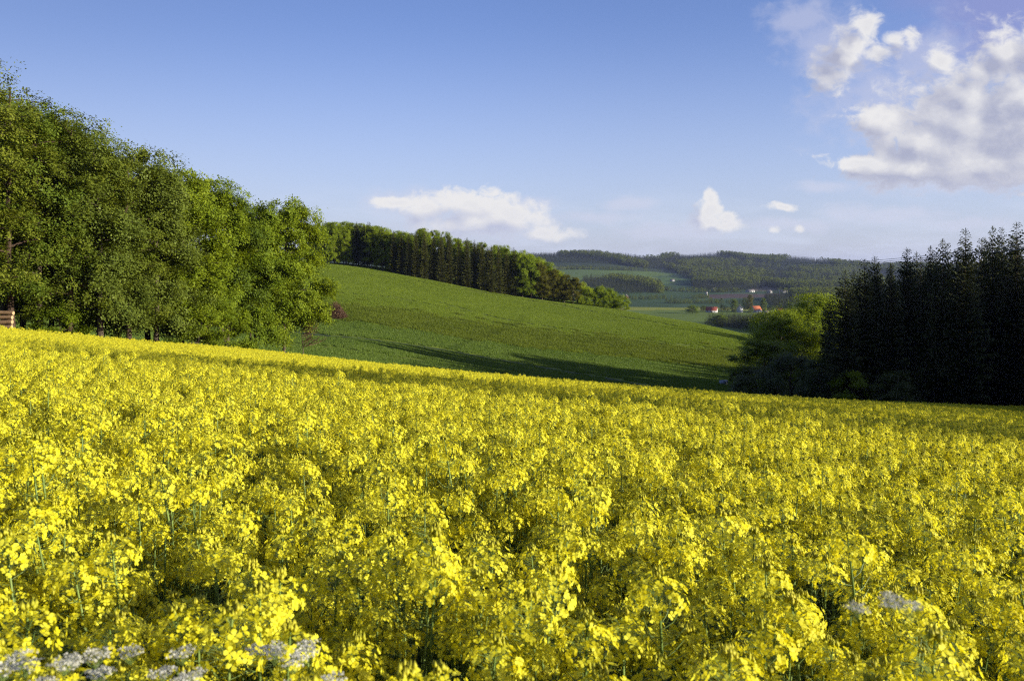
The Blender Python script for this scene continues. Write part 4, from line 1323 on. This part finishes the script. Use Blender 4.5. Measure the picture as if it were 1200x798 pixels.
# ------------------------------------------------------------------ rapeseed
def flower_head(rg, nfl=24, size=1.0, detail=True, pods=10):
    """one flower head, its stalk end at the origin, growing up z; returns MB with mats 0 petal 1 bud 2 stem"""
    b = MB()
    Ht = 0.075 * size
    i = np.arange(nfl)
    cth = 1.0 - (i + rg.uniform(0, 1, nfl)) / nfl * 1.45
    sth = np.sqrt(np.clip(1 - cth ** 2, 0, 1))
    az = i * 2.399 + rg.normal(0, 0.25, nfl)
    kk = rg.uniform(0.78, 1.18, nfl)
    z = (0.030 + 0.046 * cth * kk) * size
    c = np.c_[np.cos(az) * sth * 0.052 * size * kk, np.sin(az) * sth * 0.052 * size * kk, z]
    n = unit(np.c_[np.cos(az) * sth, np.sin(az) * sth, 0.35 + 0.8 * cth] + rg.normal(0, 0.25, (nfl, 3)))
    e1 = unit(np.cross(n, rg.normal(size=(nfl, 3)))); e2 = np.cross(n, e1)
    pl = (0.0076 if detail else 0.0104) * size * rg.uniform(0.85, 1.2, nfl)
    for k in range(4):
        a = k * math.pi / 2 + rg.normal(0, 0.12, nfl)
        d = e1 * np.cos(a)[:, None] + e2 * np.sin(a)[:, None]
        s = np.cross(n, d)
        cup = rg.uniform(0.15, 0.6, nfl)[:, None]
        L = pl[:, None]
        p0 = c + d * L * 0.12
        pm = c + d * L * 0.72 + n * L * cup * 0.45
        p1 = c + d * L * 1.12 + n * L * cup * 0.55
        wd = L * 0.52
        if detail:
            b.quads(np.stack([p0 - s * wd * 0.22, p0 + s * wd * 0.22, pm + s * wd, pm - s * wd], 1), 0)
            b.quads(np.stack([pm - s * wd, pm + s * wd, p1 + s * wd * 0.55, p1 - s * wd * 0.55], 1), 0)
        else:
            b.quads(np.stack([p0 - s * wd * 0.5, p0 + s * wd * 0.5, p1 + s * wd * 0.95, p1 - s * wd * 0.95], 1), 0)
    # buds in the middle of the top
    nb = 22 if detail else 6
    ba = rg.uniform(0, 6.28, nb); br = np.sqrt(rg.uniform(0, 1, nb)) * 0.013 * size
    bc = np.c_[np.cos(ba) * br, np.sin(ba) * br, Ht * 1.05 + rg.uniform(0, 0.012, nb) * size]
    for q in bc:
        w_ = 0.0040 * size
        b.add([q + [w_, 0, 0], q + [0, w_, 0], q + [-w_, 0, 0], q + [0, -w_, 0], q + [0, 0, w_ * 2.2], q - [0, 0, w_ * 1.8]],
              tris=[(0, 1, 4), (1, 2, 4), (2, 3, 4), (3, 0, 4), (1, 0, 5), (2, 1, 5), (3, 2, 5), (0, 3, 5)], m=1)
    # axis and flower stalks
    b.tube([(0, 0, -0.10 * size), (0, 0, 0), (0, 0, Ht * 1.05)], [0.0032, 0.0026, 0.0016], 4 if detail else 3, m=2)
    if detail:
        a0 = np.c_[np.zeros(nfl), np.zeros(nfl), z - 0.012]
        dv = c - a0; sdv = unit(np.cross(dv, [0, 0, 1.0])) * 0.0008
        b.quads(np.stack([a0 - sdv, a0 + sdv, c + sdv, c - sdv], 1), 2)
    # thin young pods below the flowers
    for j in range(pods):
        zz = -rg.uniform(0.0, 0.13) * size; a = rg.uniform(0, 6.28)
        d = np.array([math.cos(a), math.sin(a), 0])
        L = rg.uniform(0.03, 0.06) * size
        q0 = np.array([0, 0, zz]); q1 = q0 + d * L * 0.55 + [0, 0, L * 0.15]; q2 = q0 + d * L + [0, 0, L * rg.uniform(0.3, 0.8)]
        b.tube([q0, q1, q2], [0.0008, 0.0013, 0.0006], 3, m=2)
    return b


def plant_parts(seed, detail=True):
    """stem MB, leaf MB, list of (head MB index, matrix)"""
    rg = np.random.default_rng(seed)
    H = rg.uniform(1.12, 1.30)
    st = MB(); lf = MB()
    s = np.linspace(0, 1, 6)
    lean = rg.normal(0, 0.05, 2)
    stem = np.c_[lean[0] * s ** 1.5, lean[1] * s ** 1.5, -0.05 + (H + 0.05 - 0.10) * s]
    st.tube(stem, np.linspace(0.0065, 0.0032, 6), 5, m=0)
    tips = [(stem[-1] + [0, 0, 0.10], rg.uniform(1.15, 1.5))]
    nb = rg.integers(3, 6)
    for i in range(nb):
        q = rg.uniform(0.42, 0.80)
        p0 = np.array([np.interp(q, s, stem[:, k]) for k in range(3)])
        az = i * 2.4 + rg.normal(0, 0.3)
        out = rg.uniform(0.08, 0.20)
        ze = H - rg.uniform(0.02, 0.22)
        e = np.array([p0[0] + math.cos(az) * out, p0[1] + math.sin(az) * out, ze - 0.08])
        mid = p0 + (e - p0) * [0.62, 0.62, 0.4]
        st.tube([p0, mid, e], [0.0036, 0.003, 0.0024], 4, m=0)
        tips.append((e + [0, 0, 0.08], rg.uniform(0.85, 1.2)))
    for i in range(9):
        q = rg.uniform(0.15, 0.78)
        p0 = np.array([np.interp(q, s, stem[:, k]) for k in range(3)])
        az = rg.uniform(0, 6.28); L = np.interp(q, [0.15, 0.8], [0.24, 0.10]) * rg.uniform(0.8, 1.2)
        d = np.array([math.cos(az), math.sin(az), 0]); sd_ = np.array([-d[1], d[0], 0])
        w_ = L * 0.17
        P = [p0 + d * L * f + [0, 0, L * (0.55 * f - 0.75 * f * f)] for f in (0, 0.35, 0.7, 1.0)]
        ww = [w_ * 0.5, w_ * 1.0, w_ * 0.85, 0.004]
        V = []
        for p_, w2 in zip(P, ww):
            V += [p_ - sd_ * w2, p_ + [0, 0, -0.15 * w2], p_ + sd_ * w2]
        qd = []
        for k in range(3):
            a = 3 * k
            qd += [(a, a + 1, a + 4, a + 3), (a + 1, a + 2, a + 5, a + 4)]
        lf.add(V, qd, m=0)
    return st, lf, tips


HEADS_MB = [flower_head(np.random.default_rng(100 + i), rng.integers(54, 72), 1.0, True, 12) for i in range(6)]
HEADS = [h.mesh('flower_head_%d' % i, [M['petal'], M['bud'], M['rape_stem']]) for i, h in enumerate(HEADS_MB)]
VAR = []
for i in range(8):
    st, lf, tips = plant_parts(200 + i)
    rg = np.random.default_rng(300 + i)
    tl = [(t, s, int(rg.integers(0, 6)), rg.uniform(0, 6.28)) for t, s in tips]
    VAR.append(dict(stem=st.mesh('rape_stem', [M['rape_stem']], True), leaf=lf.mesh('rape_leaves', [M['rape_leaf']], True), st=st, lf=lf, tips=tl))
def rotz_scale(rz, s, t):
    c, n = math.cos(rz) * s, math.sin(rz) * s
    return np.array([[c, -n, 0, t[0]], [n, c, 0, t[1]], [0, 0, s, t[2]], [0, 0, 0, 1]])
joined = []
for v in VAR:
    b = MB()
    b.merge(v['st'], mshift=2); b.merge(v['lf'], mshift=3)
    for (t, s, hi_, rz) in v['tips']:
        b.merge(HEADS_MB[hi_], rotz_scale(rz, s, t))
    joined.append(b.mesh('rape_plant_joined', [M['petal'], M['bud'], M['rape_stem'], M['rape_leaf']]))

# where plants stand: jittered rows, out to 26 m; 300 nearest in view as single things
sp_ = 0.212
gx, gy = np.meshgrid(np.arange(-30, 34, sp_), np.arange(1.05, 27, sp_))
gx = gx.ravel() + rng.uniform(-0.08, 0.08, gx.size); gy = gy.ravel() + rng.uniform(-0.08, 0.08, gy.size)
mk = (np.abs(gx) < gy * 0.74 + 1.6) & (np.hypot(gx, gy) < 26)
gx, gy = gx[mk], gy[mk]
gzv = ground(gx, gy)
szv = rng.normal(1.0, 0.055, len(gx))
# gentle swells in the stand
szv *= 1 + 0.035 * np.sin(gx * 1.1 + 0.7 * gy) * np.sin(gy * 0.9 - 0.4 * gx)
pxv = 600 + F * gx / gy
top_row = HOR - F * (gzv + 1.25 * szv - CAM_Z) / gy
vis = (pxv > -40) & (pxv < 1240) & (top_row < 815)
order = np.argsort(np.where(vis, np.hypot(gx, gy), 1e9))
single = np.zeros(len(gx), bool); single[order[:300]] = True
print('plants', len(gx), 'singles reach', np.hypot(gx, gy)[single].max())

def single_plant(x, y, z, s, rz, k, label, group='rapeseed plants nearest the camera', hs=1.0):
    v = VAR[k]
    o = empty('rapeseed_plant', (x, y, z), rz, (s, s, s))
    link('stem', v['stem'], o)
    link('leaves', v['leaf'], o)
    for (t, ss, hi_, hr) in v['tips']:
        h = link('flower_head', HEADS[hi_], o, t)
        h.scale = (ss * hs,) * 3
        h.rotation_euler = (random.uniform(-0.15, 0.15), random.uniform(-0.15, 0.15), hr)
    tag(o, label, 'rapeseed plant', group)
    return o
LBL = 'rapeseed plant with yellow flower heads on green stalks in the nearest part of the field'
for k in order[:300]:
    single_plant(gx[k], gy[k], gzv[k], szv[k], random.uniform(0, 6.28), random.randrange(8), LBL)
# a few plants that stand out above the rest
for (px, d, s, lab) in [(850, 15.0, 1.22, 'rapeseed plant whose head sticks out highest before the right wood'),
                        (1166, 4.2, 1.13, 'tall rapeseed plant with long bare stalk near the right picture edge'),
                        (957, 6.2, 1.14, 'tall thin rapeseed plant leaning up right of the picture middle'),
                        (85, 4.6, 1.12, 'tall rapeseed plant with thick stalk near the left picture edge')]:
    xx = at(px, d)
    single_plant(xx, d, gz(xx, d), s, random.uniform(0, 6.28), random.randrange(8), lab, 'rapeseed plants that stand out')

rest = ~single
scatter('rapeseed_stand', np.c_[gx, gy, gzv][rest], np.c_[rng.normal(0, 0.05, rest.sum()), rng.normal(0, 0.05, rest.sum()), rng.uniform(0, 6.28, rest.sum())],
        szv[rest], rng.integers(0, 8, rest.sum()), joined, 'dense yellow rapeseed in the middle of the field', 'rapeseed crop')

# farther out: square patches of the same crop
def rape_patch(seed, size=1.6, nheads=230):
    rg = np.random.default_rng(seed)
    b = MB()
    hm = [flower_head(np.random.default_rng(seed * 10 + k), 24, 1.15, False, 0) for k in range(4)]
    for i in range(nheads):
        x, y = rg.uniform(-size / 2, size / 2, 2)
        z = 1.25 - abs(rg.normal(0, 0.10)) + (rg.uniform(0.05, 0.24) if rg.uniform() < 0.08 else 0)
        b.merge(hm[rg.integers(0, 4)], rotz_scale(rg.uniform(0, 6.28), rg.uniform(0.8, 1.25), (x, y, z)))
        if i % 2 == 0:
            b.tube([(x, y, 0.2), (x, y, z)], [0.005, 0.003], 3, m=2)
    n = 160
    C = np.c_[rg.uniform(-size / 2, size / 2, (n, 2)), rg.uniform(0.25, 0.95, n)]
    b.quads(leaf_quads(C - [0, 0, 0.12], rg.normal(0, 0.5, (n, 3)) + [0, 0, 1], rg.uniform(0.1, 0.2, n), rg), 3)
    return b.mesh('rape_patch', [M['petal'], M['bud'], M['rape_stem'], M['rape_leaf']])
pp = 1.25
gx, gy = np.meshgrid(np.arange(-110, 110, pp), np.arange(0, 112, pp))
gx = gx.ravel() + rng.uniform(-0.25, 0.25, gx.size); gy = gy.ravel() + rng.uniform(-0.25, 0.25, gy.size)
mk = (np.hypot(gx, gy) > 25.6) & (gy > 4)
gx, gy = gx[mk], gy[mk]
mk = (gy < edge_depth(gx / gy)) & (np.abs(gx) < gy * 0.80 + 4)
gx, gy = gx[mk], gy[mk]
gzv = ground(gx, gy)
snx = -(ground(gx + 0.5, gy) - ground(gx - 0.5, gy)); sny = -(ground(gx, gy + 0.5) - ground(gx, gy - 0.5))
scatter('rapeseed_field', np.c_[gx, gy, gzv], euler_tilt(rng.uniform(0, 6.28, len(gx)), snx, sny), rng.normal(1.0, 0.035, len(gx)), rng.integers(0, 4, len(gx)),
        [rape_patch(41 + i) for i in range(4)], 'yellow rapeseed stretching down to the woods', 'rapeseed crop')
print('rape patches', len(gx))

# ------------------------------------------------------------------ white umbels at the field margin
def umbel_parts(seed):
    rg = np.random.default_rng(seed)
    st = MB(); um = []
    H = 1.0
    st.tube([(0, 0, -0.05), (0.01, 0, 0.5), (0.0, 0.01, H - 0.06)], [0.006, 0.005, 0.003], 5)
    for k in range(4):
        a = k * 1.6 + rg.uniform(0, 0.5); out = 0 if k == 0 else rg.uniform(0.06, 0.14)
        top = np.array([math.cos(a) * out, math.sin(a) * out, H + rg.uniform(-0.06, 0.02)])
        if k:
            st.tube([(0, 0, 0.55 + 0.05 * k), top * [0.6, 0.6, 0.86], top - [0, 0, 0.05]], [0.003, 0.0025, 0.002], 4)
        b = MB()
        for r_ in range(13):
            ra = r_ * 2.399; rd = 0.042 * math.sqrt((r_ + 0.5) / 13)
            e = top + [math.cos(ra) * rd, math.sin(ra) * rd, rg.uniform(-0.004, 0.006) - rd * rd * 2.5]
            b.tube([top - [0, 0, 0.05], e - [0, 0, 0.004]], [0.0009, 0.0006], 3, m=1)
            n = 15
            C = e + rg.normal(0, 0.0060, (n, 3)) * [1, 1, 0.45]
            b.quads(leaf_quads(C, rg.normal(0, 0.45, (n, 3)) + [0, 0, 1], rg.uniform(0.006, 0.010, n), rg, 0.9), 0)
        um.append(b.mesh('umbel', [M['umbel'], M['rape_stem']]))
    return st.mesh('umbel_stem', [M['rape_stem']], True), um
UMB = [umbel_parts(i) for i in range(3)]
for i, (px, py, d, lab) in enumerate([(322, 752, 1.42, 'white flowering umbel plant below the middle left, highest of the bottom edge group'),
                                      (345, 785, 1.28, 'white umbel plant cut by bottom edge, right of the big left group'),
                                      (120, 782, 1.30, 'bright white umbel cluster standing near the bottom left corner'),
                                      (30, 772, 1.15, 'blurred pale umbel plant in the bottom left corner'),
                                      (75, 788, 1.12, 'blurred pale umbel plant beside the bottom left corner one'),
                                      (215, 790, 1.22, 'white umbel plant at the bottom edge between the left clusters'),
                                      (1045, 705, 1.05, 'lone greyish umbel plant among yellow flowers at lower right')]):
    xx = at(px, d)
    zt = zrow(py, d); z0 = gz(xx, d)
    sm, ul = UMB[i % 3]
    o = empty('cow_parsley', (xx, d, z0), random.uniform(0, 6.28))
    hsc = (zt - z0) + 0.01
    k_ = 0.34 if px > 1000 else 0.46
    st_ = link('stem', sm, o); st_.scale = (k_, k_, hsc - 0.02)
    for u_ in ul:
        m_ = link('umbel', u_, o, (0, 0, hsc - k_)); m_.scale = (k_, k_, k_)
    tag(o, lab, 'wildflower', 'white umbels at the field margin')

# ------------------------------------------------------------------ haze
zmin = float(GZ.min()) - 1.0
hb = MB(); hb.box((-8300, -8300, zmin - 1), (8300, 8300, 150))
hz = link('haze', hb.mesh('haze', []))
hm_, hk, hout = mat_base('haze_air')
pv_ = hk.n('ShaderNodeVolumePrincipled')
pv_.inputs['Color'].default_value = (0.46, 0.56, 1.0, 1)
pv_.inputs['Density'].default_value = 0.000037
pv_.inputs['Anisotropy'].default_value = 0.2
hm_.node_tree.links.new(pv_.outputs[0], hout.inputs['Volume'])
hz.data.materials.append(hm_)
hz['kind'] = 'stuff'; hz['label'] = 'thin bluish haze over the far hills'; hz['category'] = 'haze'
print('scene ready', len(bpy.data.objects))
